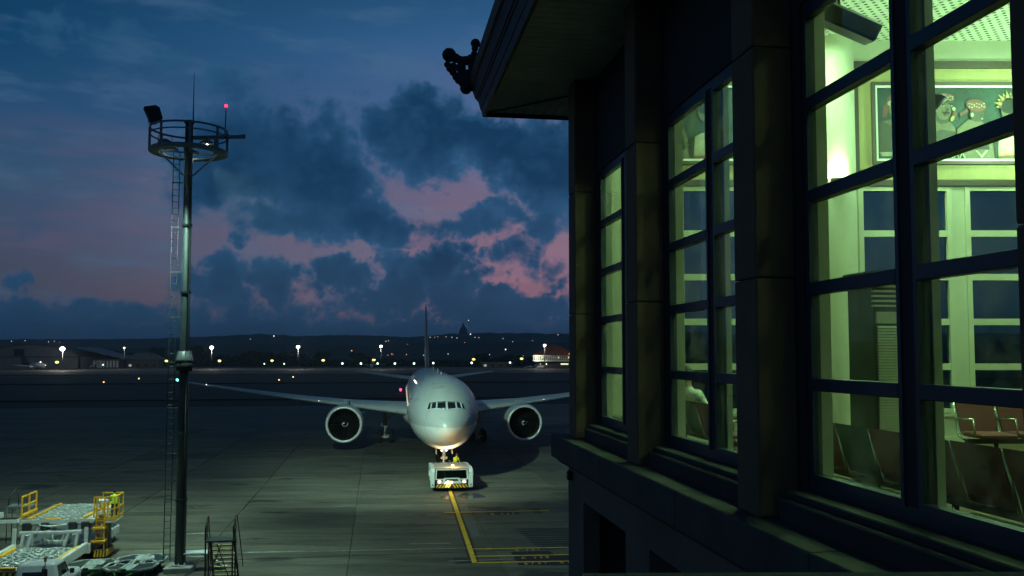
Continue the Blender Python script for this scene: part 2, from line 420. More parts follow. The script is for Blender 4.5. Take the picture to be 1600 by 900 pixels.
# apron: sealant bed with concrete slabs lying on it
M_CONC = concrete_apron()
ap = MB(rotA); ap.box(-260, 260, -60, 182, -0.35, -0.06)
apron = struct('apron', ap, pm('joint_sealant', (0.022, 0.022, 0.022), 0.8, 0, 0.2, 2), 'grey concrete apron with stains and slab joints')
SL = 7.5
slab_mesh = None
m = MB(); m.bbox(-SL / 2 + 0.05, SL / 2 - 0.05, -SL / 2 + 0.05, SL / 2 - 0.05, -0.055, 0.0, 0.012)
slab_mesh = m.mesh('slab'); slab_mesh.materials.append(M_CONC)
n_sl = 0
for iu in range(4, 17):
    for iv in range(-11, 6):
        v = (iv + 0.5) * SL - 1.3; u = (iu + 0.5) * SL + 2
        p = A(v, u)
        px = 800 + F * p.x / p.y
        if px < -130 or px > 1130: continue
        o = bpy.data.objects.new('slab', slab_mesh); col.objects.link(o)
        o.parent = apron; o.location = (p.x, p.y, random.uniform(-0.003, 0.003)); o.rotation_euler = (0, 0, TH)
        n_sl += 1
# the rest of the apron, where joints are too fine to see
mm = MB(rotA)
u_in0, u_in1 = 4 * SL + 2, 17 * SL + 2
v_in0, v_in1 = -11 * SL - 1.3, 6 * SL - 1.3
mm.box(-260, 260, -60, u_in0 - 0.03, -0.055, -0.004)
mm.box(-260, 260, u_in1 + 0.03, 182, -0.055, -0.004)
mm.box(-260, v_in0 - 0.03, u_in0, u_in1, -0.055, -0.004); mm.box(v_in1 + 0.03, 260, u_in0, u_in1, -0.055, -0.004)
mm.box(v_in0, v_in1, u_in0, u_in1, -0.0595, -0.058)
mm.build('far_slabs', M_CONC, apron)
# painted markings
def ground_line(name, p, q, w, mat, z=0.008):
    p = Vector((p[0], p[1], 0)); q = Vector((q[0], q[1], 0)); d = (q - p).normalized(); n = Vector((-d.y, d.x, 0)) * (w / 2)
    b = MB(); vs = [p - n, q - n, q + n, p + n]
    b.add([(a.x, a.y, z) for a in vs] + [(a.x, a.y, z - 0.004) for a in vs], [(0, 1, 2, 3), (7, 6, 5, 4), (0, 4, 5, 1), (1, 5, 6, 2), (2, 6, 7, 3), (3, 7, 4, 0)])
    return b.build(name, mat, apron)
LB = G(742, 880); LT = G(703.5, 768)
ld = (LT - LB).normalized()
far_end = LB + ld * 62
M_PATCH = pm('dark_repaint_patch', (0.016, 0.018, 0.022), 0.7, 0, 0.5, 0.8)
ground_line('lead_in_line_border', LB - ld * 0.05, far_end, 0.52, M_PATCH, 0.008)
ground_line('lead_in_line', LB, far_end, 0.26, M_LINE, 0.012)
def bars(px0, py0, px1, py1, w, name='stop_line'):
    a, b = G(px0, py0), G(px1, py1)
    return ground_line(name, a, b, w, M_LINE, 0.012)
M_PATCH2 = pm('pale_repair_patch', (0.15, 0.16, 0.14), 0.8, 0, 0.25, 1.2)
M_WLINE = pm('worn_white_line', (0.40, 0.42, 0.38), 0.8, 0, 0.6, 1.5)
def patch(pts, mat, name='paint_patch', z=0.0055):
    ps = [G(*p) for p in pts]; b = MB()
    n = len(ps)
    b.add([(a.x, a.y, z) for a in ps] + [(a.x, a.y, z - 0.003) for a in ps], [tuple(range(n)), tuple(range(2 * n - 1, n - 1, -1))] + [(i, (i + 1) % n, (i + 1) % n + n, i + n) for i in range(n)])
    return b.build(name, mat, apron)
patch([(798, 862), (858, 861), (866, 866), (893, 866), (899, 883), (810, 883)], M_PATCH)
patch([(757, 799), (806, 797), (812, 803), (762, 804)], M_PATCH)
patch([(830, 794), (842, 794), (848, 802), (834, 802)], M_PATCH)
for k in range(9):
    y = 826 + k * 3.4
    patch([(842 - (9 - k) * 4, y), (900, y - 1), (900, y + .6), (842 - (9 - k) * 4, y + 1.6)], M_PATCH, 'scrape_mark', 0.006)
patch([(724, 811), (738, 810), (751, 838), (739, 839)], M_PATCH2, 'repair_patch')
patch([(708, 872), (737, 871), (742, 880), (712, 881)], M_PATCH)
bars(694, 801, 858, 798, 0.16)
bars(737, 858, 905, 855, 0.17)
bars(740, 869.5, 908, 866.5, 0.17)
bars(742, 879.5, 912, 876.5, 0.19)
def ground_text(txt, px, py, size, sx):
    c = bpy.data.curves.new('stand_lettering', 'FONT'); c.body = txt; c.size = size; c.space_character = 1.9
    c.extrude = 0.001
    o = bpy.data.objects.new('stand_lettering', c); col.objects.link(o); c.materials.append(M_LINE)
    p = G(px, py); o.location = (p.x, p.y, 0.0105); o.rotation_euler = (0, 0, TH); o.scale = (sx, 1, 1); o.parent = apron
    return o
ground_text('B 737', 768, 805.0, 0.95, 0.40)
ground_text('B 767', 806, 861.6, 0.62, 0.52)
ground_text('A 330', 815, 873.6, 0.62, 0.55)
ground_text('B747  B777', 820, 882.8, 0.62, 0.55)
for (a, b, c_, d) in [(640, 850, 705, 849), (380, 864, 735, 856.5), (210, 861, 262, 860), (290, 870, 330, 869), (388, 863, 480, 861), (700, 877, 800, 874), (300, 657, 500, 656), (120, 660, 300, 659)]:
    ground_line('faded_line', G(a, b), G(c_, d), 0.10, M_WLINE, 0.010)
M_WET = pm('wet_oil_film', (0.035, 0.036, 0.036), 0.22, 0, 0.3, 1.5)
patch([(722, 771), (745, 770), (760, 777), (728, 780), (714, 776)], M_WET, 'wet_patch')
patch([(688, 775), (702, 773), (706, 779), (690, 780)], M_WET, 'wet_patch')

# ------------------------------------------------------------------ floodlight mast
def flood_mast(name, label, loc, lit_targets, group='floodlight masts of the near apron'):
    t = thing(name, label, 'light mast', loc, TH, group)
    b = MB(); b.bbox(-0.65, 0.65, -0.6, 0.6, -0.04, 0.28, 0.04); b.build('plinth', pm('plinth_concrete', (0.45, 0.46, 0.43), 0.8, 0, 0.25, 3), t)
    b = MB(); b.lathe([(0.28, 0.0), (0.28, 0.42), (0.33, 0.42), (0.33, 0.0)], (0, 0, 0), 'z', 20, False)
    for k in range(8):
        a = k * math.pi / 4; b.tube([(0.36 * math.cos(a), 0.36 * math.sin(a), 0.33), (0.36 * math.cos(a), 0.36 * math.sin(a), 0.42)], 0.03, 6)
    b.build('base_flange', M_WHITE, t)
    b = MB(); b.tube([(0, 0, 0.3), (0, 0, 9.7), (0, 0, 21.78)], [0.255, 0.225, 0.185], 24); b.build('pole', M_POLE, t)
    for z in (3.4, 6.6, 13.4, 16.7):
        rr_ = .255 - .0033 * z; b = MB(); b.lathe([(z - .05, rr_), (z - .05, rr_ + .045), (z - .01, rr_ + .045), (z - .008, rr_ + .03), (z + .008, rr_ + .03), (z + .01, rr_ + .045), (z + .05, rr_ + .045), (z + .05, rr_)], (0, 0, 0), 'z', 20, False); b.build('pole_flange', M_POLE, t)
    b = MB(); b.tube([(.17, -.22, .3), (.14, -.19, 9.5)], .025, 6); b.tube([(.13, -.18, 10.6), (.10, -.16, 20.2)], .025, 6); b.build('cable_conduit', M_DARK, t)
    b = MB(); b.lathe([(9.55, 0.28), (9.55, 0.37), (10.0, 0.40), (10.02, 0.28)], (0, 0, 0), 'z', 20)
    b.build('lower_collar', M_DARK, t)
    b = MB(); b.lathe([(10.03, 0.26), (10.03, 0.42), (10.12, 0.42), (10.5, 0.29), (10.52, 0.25)], (0, 0, 0), 'z', 20)
    for k in range(10):
        a = k * 2 * math.pi / 10; c, s_ = math.cos(a), math.sin(a)
        b.bar((0.43 * c, 0.43 * s_, 10.05), (0.30 * c, 0.30 * s_, 10.56), 0.025, 0.05)
    b.build('splice_collar', M_STEEL, t)
    Z = 20.32; RR = 1.80
    b = MB(); b.lathe([(Z - .06, RR - .42), (Z - .06, RR + .03), (Z + .10, RR + .03), (Z + .10, RR - .02), (Z + .02, RR - .02), (Z + .02, RR - .42), (Z - .06, RR - .42)], (0, 0, 0), 'z', 40, False)
    for k in range(4):
        a = k * math.pi / 2 + 0.3; b.bar((0.2 * math.cos(a), 0.2 * math.sin(a), Z - .02), ((RR - .1) * math.cos(a), (RR - .1) * math.sin(a), Z - .02), 0.10, 0.07)
    b.build('platform', M_STEEL, t)
    def ringbar(z, hgt, nm, sz=0.05):
        q = MB(); q.lathe([(z - hgt / 2, RR - sz / 2), (z - hgt / 2, RR + sz / 2), (z + hgt / 2, RR + sz / 2), (z + hgt / 2, RR - sz / 2), (z - hgt / 2, RR - sz / 2)], (0, 0, 0), 'z', 40, False); q.build(nm, M_STEEL, t)
    ringbar(Z + 1.12, 0.09, 'top_rail', .06); ringbar(Z + 0.80, 0.06, 'middle_rail', .05)
    for k in range(8):
        a = k * math.pi / 4 + 0.22; q = MB(); q.bar((RR * math.cos(a), RR * math.sin(a), Z - 0.06), (RR * math.cos(a), RR * math.sin(a), Z + 1.12), 0.11, 0.06); q.build('rail_post', M_STEEL, t)
    for k in range(4):
        a = k * math.pi / 2 + 0.05; q = MB(); q.bar((0.22 * math.cos(a), 0.22 * math.sin(a), Z - 1.15), (1.32 * math.cos(a), 1.32 * math.sin(a), Z - 0.06), 0.075); q.build('brace', M_STEEL, t)
    q = MB(); q.lathe([(21.78, 0.0), (21.78, 0.25), (21.9, 0.25), (21.94, 0.0)], (0, 0, 0), 'z', 16); q.build('pole_cap', M_STEEL, t)
    q = MB(); q.tube([(0.18, 0, 21.9), (0.18, 0, 24.3)], [0.035, 0.012], 6); q.build('lightning_rod', M_STEEL, t)
    q = MB(); q.bar((0.2, 0, Z + .75), (2.7, -0.1, Z + .86), 0.12, 0.16); q.bar((2.35, -.1, Z + .9), (2.7, -.1, Z + .96), 0.06); q.build('arm', M_STEEL, t)
    q = MB(); q.tube([(1.72, -0.1, Z + .8), (1.75, -0.1, Z + 2.30)], 0.03, 6); q.build('lamp_rod', M_STEEL, t)
    q = MB(); q.ball((1.75, -0.1, Z + 2.38), 0.075, 10); q.build('obstruction_light', em('red_obstruction_lamp', (1.0, 0.01, 0.05), 9), t, 'glowing red obstruction light')
    # tilted floodlight standing on the rail
    q = MB(Matrix.Translation((-1.55, -0.75, Z + 1.62)) @ Matrix.Rotation(R(-14), 4, 'Y') @ Matrix.Rotation(R(20), 4, 'Z'))
    q.prism([(-.33, .38), (.20, .40), (.36, .26), (.38, -.28), (.26, -.34), (-.18, -.36)], 'y', -.22, .22)
    fl = q.build('rail_floodlight', M_BLACK, t, 'black floodlight housing on top of the rail')
    q = MB(); q.tube([(-1.75, -0.75, Z + 1.4), (-1.72, -.75, Z + 1.16), (-1.38, -.75, Z + 1.16), (-1.32, -0.75, Z + 1.4)], 0.025, 6); q.build('bracket', M_STEEL, fl)
    lens = em('flood_lens', (0.85, 1.0, 0.80), 60)
    for k, (a, zz) in enumerate([(R(205), 0.42), (R(-30), 0.42), (R(95), 0.30), (R(150), 0.3)]):
        x, y = 1.12 * math.cos(a), 1.12 * math.sin(a)
        q = MB(); q.lathe([(0.22, 0.03), (0.20, 0.12), (0.10, 0.30), (0.0, 0.36), (-.02, 0.34)], (x, y, Z + zz - .1), 'z', 18)
        q.tube([(x - .34, y, Z + zz - .1), (x - .3, y, Z + zz + .28), (x + .3, y, Z + zz + .28), (x + .34, y, Z + zz - .1)], 0.02, 6)
        fo = q.build('floodlight', M_STEEL, t, 'domed floodlight inside the platform ring')
        q = MB(); q.lathe([(0.0, 0.0), (0.0, 0.05)], (x * 1.0, y * 1.0, Z + zz - .115), 'z', 12, False); q.build('lens', lens, fo)
    for (tg, e, ang) in lit_targets:
        tg = Vector(tg); base = Vector(loc) + Vector((0, 0, Z - 0.16))
        d = Vector((tg.x - base.x, tg.y - base.y, 0)).normalized()
        pos = base + d * 1.95
        lp = lamp('flood_beam', 'SPOT', e, (0.62, 1.0, 0.78), pos, None, tg, 0.22, ang, 0.85)
        lp.parent = t; lp.matrix_parent_inverse = (Matrix.Translation(loc) @ Matrix.Rotation(TH, 4, 'Z')).inverted()
    # ladder with stand-off brackets
    lx = -0.52
    q = MB()
    for s_ in (-1, 1): q.tube([(lx - .10 + 0.15 * s_, 0, 0.5), (lx - .04 + 0.15 * s_, 0, Z - .05)], 0.022, 6)
    ldr = q.build('ladder', M_POLE, t)
    q = MB(); q.tube([(lx - .25, 0, 0), (lx + .05, 0, 0)], 0.014, 5); rm = q.mesh('rung'); rm.materials.append(M_POLE)
    for k in range(62):
        o = obj('rung', rm, None, ldr); o.location = (0.06 * k / 62, 0, 0.8 + k * 0.31)
    for k in range(9):
        q = MB(); z = 1.2 + 2.2 * k; q.bar((lx - .25, .0, z), (-0.24, .0, z), 0.03, .05); q.build('ladder_bracket', M_STEEL, ldr)
    return t
mb = G(281, 892)
flood_mast('floodlight_mast', 'tall grey floodlight mast with ladder, round platform and red light at left', (mb.x, mb.y, 0),
           [((-6, 80, 2.0), 40000, 62), ((-4, 54, 0), 7000, 96), ((-27, 48, 0), 12000, 84), ((-17.2, 38.6, 0), 6500, 84), ((-30, 66, 0), 15000, 72)])
assumed_mast = A(-62, 30)  # assumed mast, added out of view to light the loader from the left
flood_mast('floodlight_mast', 'assumed unseen second floodlight mast added left of the view', (assumed_mast.x, assumed_mast.y, 0),
           [((-27, 47, 0.5), 36000, 17)])

# ------------------------------------------------------------------ people (one skinned body each)
def person(name, label, loc, rz, chains, zones, group=None, sub=2):
    """chains: lists of (x, y, z, r); the first chain starts at the pelvis and other chains start at an existing point"""
    vs, rs, es, idx = [], [], [], {}
    for ch in chains:
        prev = None
        for (x, y, z, r) in ch:
            k = (round(x, 3), round(y, 3), round(z, 3))
            if k not in idx: idx[k] = len(vs); vs.append((x, y, z)); rs.append(r)
            if prev is not None: es.append((prev, idx[k]))
            prev = idx[k]
    me = bpy.data.meshes.new(name); me.from_pydata(vs, es, []); me.update()
    tmp = bpy.data.objects.new(name + '_tmp', me); col.objects.link(tmp)
    md = tmp.modifiers.new('skin', 'SKIN')
    sk = me.skin_vertices[0].data
    for i, r in enumerate(rs): sk[i].radius = (r, r); sk[i].use_root = (i == 0)
    sb = tmp.modifiers.new('sub', 'SUBSURF'); sb.levels = sub; sb.render_levels = sub
    dg = bpy.context.evaluated_depsgraph_get(); dg.update()
    body = bpy.data.meshes.new_from_object(tmp.evaluated_get(dg))
    bpy.data.objects.remove(tmp)
    mats = []
    for fn, m in zones: mats.append(m)
    body.materials.clear()
    for m in mats: body.materials.append(m)
    for p in body.polygons:
        p.use_smooth = True
        for i, (fn, m) in enumerate(zones):
            if fn(p.center): p.material_index = i; break
    o = bpy.data.objects.new(name, body); col.objects.link(o); o.location = loc; o.rotation_euler = (0, 0, rz)
    return tag(o, label, 'person', group)
def head_detail(parent, c, fwd, hair, r=0.105):
    """hair cap, nose, ears and eyes on a head centred at c that looks along fwd"""
    f = Vector(fwd).normalized(); up = Vector((0, 0, 1)); s_ = f.cross(up).normalized(); c = Vector(c)
    q = MB(); q.ball(c - f * 0.018 + up * 0.025, r * 1.08, 14, (1, 1, 1.02)); q.build('hair', hair, parent)
    q = MB(); q.ball(c + f * r * 0.95 - up * 0.02, 0.02, 8, (1, 1, 1.3))
    for k in (-1, 1): q.ball(c + s_ * (k * r * 0.98) - up * .01, 0.022, 8, (1, 1, 1.4))
    q.build('nose_and_ears', M_SKIN, parent)
    q = MB()
    for k in (-1, 1): q.ball(c + f * r * 0.93 + s_ * (k * 0.035) + up * 0.012, 0.012, 8)
    q.build('eyes', M_BLACK, parent)

# ------------------------------------------------------------------ the wide-body airliner
AZ = math.atan2(-ld.x, ld.y)
NOSE = Vector((-5.05, 69.6, 0))
plane = thing('airliner', 'large grey twin-engine airliner facing the camera behind the tug', 'airplane', NOSE, AZ)
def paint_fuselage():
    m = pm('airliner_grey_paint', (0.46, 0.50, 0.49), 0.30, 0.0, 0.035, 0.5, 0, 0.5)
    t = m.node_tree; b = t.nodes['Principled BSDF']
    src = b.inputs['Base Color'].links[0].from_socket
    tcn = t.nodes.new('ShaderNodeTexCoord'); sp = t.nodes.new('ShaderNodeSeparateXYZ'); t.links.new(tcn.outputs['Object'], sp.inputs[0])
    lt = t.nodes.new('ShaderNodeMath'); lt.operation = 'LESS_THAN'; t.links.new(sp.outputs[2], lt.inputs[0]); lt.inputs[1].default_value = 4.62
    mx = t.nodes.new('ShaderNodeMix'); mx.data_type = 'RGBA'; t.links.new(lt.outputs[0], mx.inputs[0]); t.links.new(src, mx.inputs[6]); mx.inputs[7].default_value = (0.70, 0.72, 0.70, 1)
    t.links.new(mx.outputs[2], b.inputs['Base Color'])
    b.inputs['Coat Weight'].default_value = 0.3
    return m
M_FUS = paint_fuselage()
M_WING = pm('wing_grey_paint', (0.58, 0.64, 0.66), 0.35, 0.0, 0.15, 0.5)
FS = [(0.0, 0.06, 4.50), (0.12, 0.42, 4.51), (0.35, 0.74, 4.53), (0.8, 1.17, 4.58), (1.5, 1.64, 4.68), (2.4, 2.06, 4.82), (3.6, 2.45, 4.98), (5.2, 2.78, 5.16),
      (7.2, 3.0, 5.31), (9.5, 3.1, 5.40), (14, 3.1, 5.40), (24, 3.1, 5.40), (36, 3.1, 5.40), (50, 3.1, 5.40), (55, 2.95, 5.54), (60, 2.5, 5.92), (65, 1.85, 6.42), (69, 1.2, 6.90), (72, 0.65, 7.25), (73.6, 0.2, 7.45)]
def interp(y):
    for a, b in zip(FS, FS[1:]):
        if a[0] <= y <= b[0]:
            k = (y - a[0]) / (b[0] - a[0]); return a[1] + k * (b[1] - a[1]), a[2] + k * (b[2] - a[2])
    return FS[-1][1], FS[-1][2]
def surf_y(x, z):
    lo, hi = 0.0, 9.5
    for _ in range(40):
        mid = (lo + hi) / 2; r, zc = interp(mid)
        if x * x + (z - zc) ** 2 <= r * r: hi = mid
        else: lo = mid
    return hi
b = MB()
NR = 56
def ringat(y, r, zc): return [(r * math.cos(2 * math.pi * i / NR), y, zc + r * math.sin(2 * math.pi * i / NR)) for i in range(NR)]
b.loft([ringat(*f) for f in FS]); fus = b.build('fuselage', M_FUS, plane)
# belly fairing
b = MB(); rg = []
for y, w, zb in [(23, 1.2, 2.9), (25, 2.9, 2.35), (28, 3.45, 2.1), (38, 3.5, 2.05), (42, 3.0, 2.2), (45, 1.4, 2.7)]:
    rg.append([(w * math.cos(a), y, 3.6 + (3.6 - zb) * math.sin(a) if math.sin(a) < 0 else 3.6 + 0.7 * math.sin(a)) for a in [2 * math.pi * i / 20 for i in range(20)]])
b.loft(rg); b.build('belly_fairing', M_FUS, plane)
M_CKPT = pm('cockpit_glass', (0.012, 0.016, 0.02), 0.08, 0, 0.3, 2)
panes = [[(0.06, 6.00), (0.74, 6.06), (0.70, 6.56), (0.06, 6.62)], [(0.82, 6.07), (1.20, 6.00), (1.10, 6.50), (0.78, 6.56)], [(1.27, 5.98), (1.52, 5.92), (1.36, 6.40), (1.17, 6.47)]]
for s_ in (-1, 1):
    for pn in panes:
        b = MB(); nx = 5; ny = 3; vs = []; fs = []
        for j in range(ny + 1):
            for i in range(nx + 1):
                k = i / nx; h = j / ny
                x0 = pn[0][0] + (pn[1][0] - pn[0][0]) * k; x1 = pn[3][0] + (pn[2][0] - pn[3][0]) * k
                z0 = pn[0][1] + (pn[1][1] - pn[0][1]) * k; z1 = pn[3][1] + (pn[2][1] - pn[3][1]) * k
                x = x0 + (x1 - x0) * h; z = z0 + (z1 - z0) * h
                vs.append((s_ * x * 1.02, surf_y(x, z) - 0.025, z + 0.004))
        for j in range(ny):
            for i in range(nx): fs.append((j * (nx + 1) + i, j * (nx + 1) + i + 1, (j + 1) * (nx + 1) + i + 1, (j + 1) * (nx + 1) + i))
        b.add(vs, fs, True); pmsh = b.build('cockpit_window', M_CKPT, plane)
        so = pmsh.modifiers.new('s', 'SOLIDIFY'); so.thickness = 0.015; so.offset = 0
        # pale frame around the pane
        edge = [vs[i] for i in range(nx + 1)] + [vs[(j) * (nx + 1) + nx] for j in range(1, ny + 1)] + [vs[ny * (nx + 1) + i] for i in range(nx - 1, -1, -1)] + [vs[j * (nx + 1)] for j in range(ny - 1, -1, -1)]
        fb = MB(); fb.tube([(x, y - 0.002, z) for x, y, z in edge], 0.022, 5); fb.build('frame', M_WING, pmsh)
for s_ in (-1, 1):        # wipers
    b = MB(); b.tube([(s_ * .12, surf_y(.12, 5.93) - .03, 5.93), (s_ * .38, surf_y(.38, 6.18) - .06, 6.18)], 0.018, 5); b.build('wiper', M_BLACK, plane)
# seams: radome ring, doors, probes, antennas
M_SEAM = pm('dark_seam', (0.10, 0.11, 0.11), 0.6, 0, 0.2, 2)
b = MB(); r0, z0 = interp(1.75); b.lathe([(1.74, r0 + 0.0), (1.745, r0 + 0.006), (1.765, r0 + 0.012)], (0, 0, z0), 'y', 48); b.build('radome_seam', pm('radome_seam_paint', (0.30, 0.32, 0.32), 0.5, 0, 0.2, 2), plane)
for yy in (3.3, 5.4, 8.3, 11.0):
    r0, z0 = interp(yy); q = MB(); q.lathe([(yy - .012, r0 + .002), (yy, r0 + .007), (yy + .012, r0 + .004)], (0, 0, z0), 'y', 56); q.build('skin_seam', pm('radome_seam_paint', (0.30, 0.32, 0.32), 0.5, 0, 0.2, 2), plane)
for s_ in (-1, 1):
    for (x_, z_) in ((1.55, 5.1), (1.75, 5.35), (1.3, 4.3)):
        q = MB(); q.tube([(s_ * x_, surf_y(x_, z_), z_), (s_ * (x_ + .06), surf_y(x_, z_) - .10, z_)], [.035, .015], 6); q.build('air_probe', M_GSE, plane)
def side_frame(y0, y1, z0, z1, s_, name, mat, w=0.03):
    pts = []
    for (y, z) in [(y0, z0), (y1, z0), (y1, z1), (y0, z1), (y0, z0)]:
        r, zc = interp(y); pts.append((s_ * (math.sqrt(max(r * r - (z - zc) ** 2, 0.01)) + 0.012), y, z))
    q = MB()
    for a, c in zip(pts, pts[1:]): q.bar(a, c, w)
    return q.build(name, mat, plane)
for s_ in (-1, 1):
    for yy in (6.9, 19.5, 46.0, 60.5): side_frame(yy, yy + 1.05, 4.7, 6.55, s_, 'door', M_SEAM, 0.045)
M_LIT = em('cabin_glow', (1.0, 0.90, 0.62), 0.45)
for s_ in (-1, 1):
    for k in range(84):
        y = 8.9 + k * 0.56
        if any(abs(y - d - 0.5) < 0.8 for d in (19.5, 46.0)): continue
        r, zc = interp(y); z = 5.95; x = math.sqrt(r * r - (z - zc) ** 2)
        if k == 0 or 'cabw' not in globals():
            q = MB(); q.prism([(-.11, -.12), (-.07, -.17), (.07, -.17), (.11, -.12), (.11, .12), (.07, .17), (-.07, .17), (-.11, .12)], 'x', -.012, .012)
            cabw = q.mesh('cabin_window'); cabw.materials.append(M_LIT)
        o = obj('cabin_window', cabw, None, plane); o.location = (s_ * (x + .004), y, z); o.rotation_euler = (0, s_ * -0.18, 0)
for (y, z, h) in [(12, 8.5, .35), (20, 8.5, .45), (33, 8.5, .4)]:
    q = MB(); q.prism([(y - .3, z - .05), (y + .3, z - .05), (y + .25, z + h), (y + .02, z + h)], 'x', -.03, .03); q.build('antenna', M_WING, plane)
# wings
def airfoil(yle, ch, x, z, th, tw=0.0):
    top = [(0, 0), (0.02, 0.30), (0.08, 0.62), (0.2, 0.92), (0.38, 1.0), (0.6, 0.74), (0.82, 0.34), (1, 0.03)]
    bot = [(1, -0.03), (0.75, -0.16), (0.5, -0.42), (0.3, -0.60), (0.12, -0.52), (0.03, -0.30)]
    return [(x, yle + c * ch, z + t * th * 0.55 - c * tw) for c, t in top + bot]
WS = [(1.8, 25.6, 14.8, 4.05, 1.9), (3.2, 26.6, 13.6, 4.15, 1.75), (6.5, 29.0, 11.2, 4.42, 1.35), (10.2, 31.6, 9.0, 4.72, 1.0), (16, 35.7, 6.9, 5.25, 0.72), (22, 39.9, 5.2, 5.86, 0.55), (28, 44.1, 3.5, 6.52, 0.38), (31, 46.4, 2.4, 6.88, 0.25), (32.4, 48.6, 1.0, 7.05, 0.08)]
for s_ in (-1, 1):
    b = MB(); rg = [airfoil(yl, ch, s_ * x, z, th, 0.25) for x, yl, ch, z, th in WS]
    if s_ < 0: rg = [list(reversed(r)) for r in rg]
    b.loft(rg); w = b.build('wing', M_WING, plane)
    # leading-edge slat seams and flap track fairings
    for (x, yl, ch, z, th) in WS[2:7:2]:
        q = MB(); q.tube([(s_ * x, yl + ch * .62, z - .42 * th), (s_ * x, yl + ch * .9, z - .62), (s_ * x, yl + ch * 1.12, z - .45)], [.12, .26, .04], 8); q.build('flap_track_fairing', M_WING, w)
    q = MB(); q.ball((s_ * 32.1, 47.9, 7.08), 0.13, 8); q.build('navigation_light', em('nav_green', (0.05, 1.0, 0.45), 26) if s_ < 0 else em('nav_red', (1, 0.05, 0.05), 26), w)
    q = MB(); q.ball((s_ * 27.6, 43.75, 6.62), 0.05, 8); q.ball((s_ * 13.0, 33.5, 5.05), 0.03, 8); q.build('wing_light', em('small_white_light', (1, .95, .85), 5), w)
    # nacelle
    eng = bpy.data.objects.new('engine', None); col.objects.link(eng); eng.parent = plane; eng.location = (s_ * 9.65, 25.6, 2.95)
    q = MB(); q.lathe([(0.30, 1.945), (0.7, 2.0), (1.5, 2.05), (3.0, 2.0), (4.4, 1.78), (5.3, 1.52), (5.3, 1.30), (4.2, 1.2)], (0, 0, 0), 'y', 48); q.build('cowling', M_WING, eng)
    q = MB(); q.lathe([(0.30, 1.945), (0.14, 1.93), (0.04, 1.89), (0.0, 1.83), (0.0, 1.75), (0.05, 1.68), (0.18, 1.65)], (0, 0, 0), 'y', 56); q.build('inlet_lip', pm('polished_lip', (0.85, 0.86, 0.82), 0.35, 0.25, 0.05, 2), eng)
    q = MB(); q.lathe([(0.18, 1.65), (0.55, 1.61), (1.0, 1.62), (1.9, 1.63)], (0, 0, 0), 'y', 48); q.build('inlet_duct', pm('duct_grey', (0.022, 0.026, 0.024), 0.55, 0.1, 0.2, 3), eng)
    q = MB(); q.lathe([(1.9, 1.63), (1.9, 0.0)], (0, 0, 0), 'y', 32, False); q.build('fan_backing', pm('fan_case_black', (.004, .004, .004), .8, 0, .2, 3, 0, .2), eng)
    q = MB(); q.lathe([(5.2, 1.3), (6.4, 0.95), (7.2, 0.5), (7.3, 0.0)], (0, 0, 0), 'y', 24); q.build('exhaust_core', M_STEEL, eng)
    q = MB(); q.lathe([(0.68, 0.005), (0.74, 0.09), (0.9, 0.2), (1.15, 0.34), (1.45, 0.45), (1.8, 0.48)], (0, 0, 0), 'y', 28); spn = q.build('spinner', M_BLACK, eng)
    q = MB(); vs = []; fs = []
    for k in range(21):
        a = 1.2 + k / 20 * 5.4; rr = 0.09 + 0.27 * k / 20; wd = 0.10 + .02 * math.sin(k / 20 * 3.14)
        for r_ in (rr - wd / 2, rr + wd / 2):
            yy = 0.68 + (r_ / 0.34) ** 1.25 * 0.47 - 0.10
            vs.append((r_ * math.cos(a), yy, r_ * math.sin(a)))
    for k in range(20): fs.append((2 * k, 2 * k + 1, 2 * k + 3, 2 * k + 2))
    q.add(vs, fs); q.build('swirl_mark', pm('swirl_white', (.9, .9, .88), .5, 0, .03, 3), spn)
    # fan blades: one swept, twisted blade copied round the hub
    q = MB(); vs = []; fs = []
    for j in range(7):
        r_ = 0.44 + (1.60 - 0.44) * j / 6; sw = 0.10 * math.sin(j / 6 * math.pi * 0.9) - 0.16 * (j / 6) ** 2
        tw = R(25 + 38 * j / 6); ch = 0.26 + 0.16 * j / 6
        for e in (-1, 1):
            off = e * ch / 2
            x = sw + off * math.sin(tw) * 0.42; y = 1.5 + off * math.cos(tw) * 0.9
            vs.append((x, y, r_))
    for j in range(6): fs.append((2 * j, 2 * j + 1, 2 * j + 3, 2 * j + 2))
    q.add(vs, fs, True); bm_ = q.mesh('fan_blade'); bm_.materials.append(pm('fan_blade_composite', (0.007, 0.007, 0.008), 0.6, 0.0, 0.2, 3, 0, 0.25))
    for k in range(22):
        o = obj('fan_blade', bm_, None, eng); o.rotation_euler = (0, k * 2 * math.pi / 22, 0)
    q = MB(); q.prism([(1.2, 1.95), (5.3, 1.5), (12.5, 1.25), (8.0, 2.1), (6.2, 2.15), (3.0, 2.5)], 'x', -.22, .22); q.build('pylon', M_WING, eng)
    q = MB(); q.prism([(1.6, 0), (2.6, 0), (2.7, .42), (2.4, .42)], 'x', -.02, .02)
    o = q.build('chine', M_WING, eng); o.location = (-s_ * 1.72, 0, 1.02); o.rotation_euler = (0, -s_ * R(60), 0)
    # tailplane
    b = MB(); rg = [airfoil(yl, ch, s_ * x, z, th) for x, yl, ch, z, th in [(0.8, 60.6, 6.6, 6.55, .75), (3.5, 62.7, 5.5, 6.85, .6), (10.0, 68.0, 2.6, 7.6, .25), (10.75, 69.2, 1.4, 7.68, .1)]]
    if s_ < 0: rg = [list(reversed(r)) for r in rg]
    b.loft(rg); b.build('tailplane', M_WING, plane)
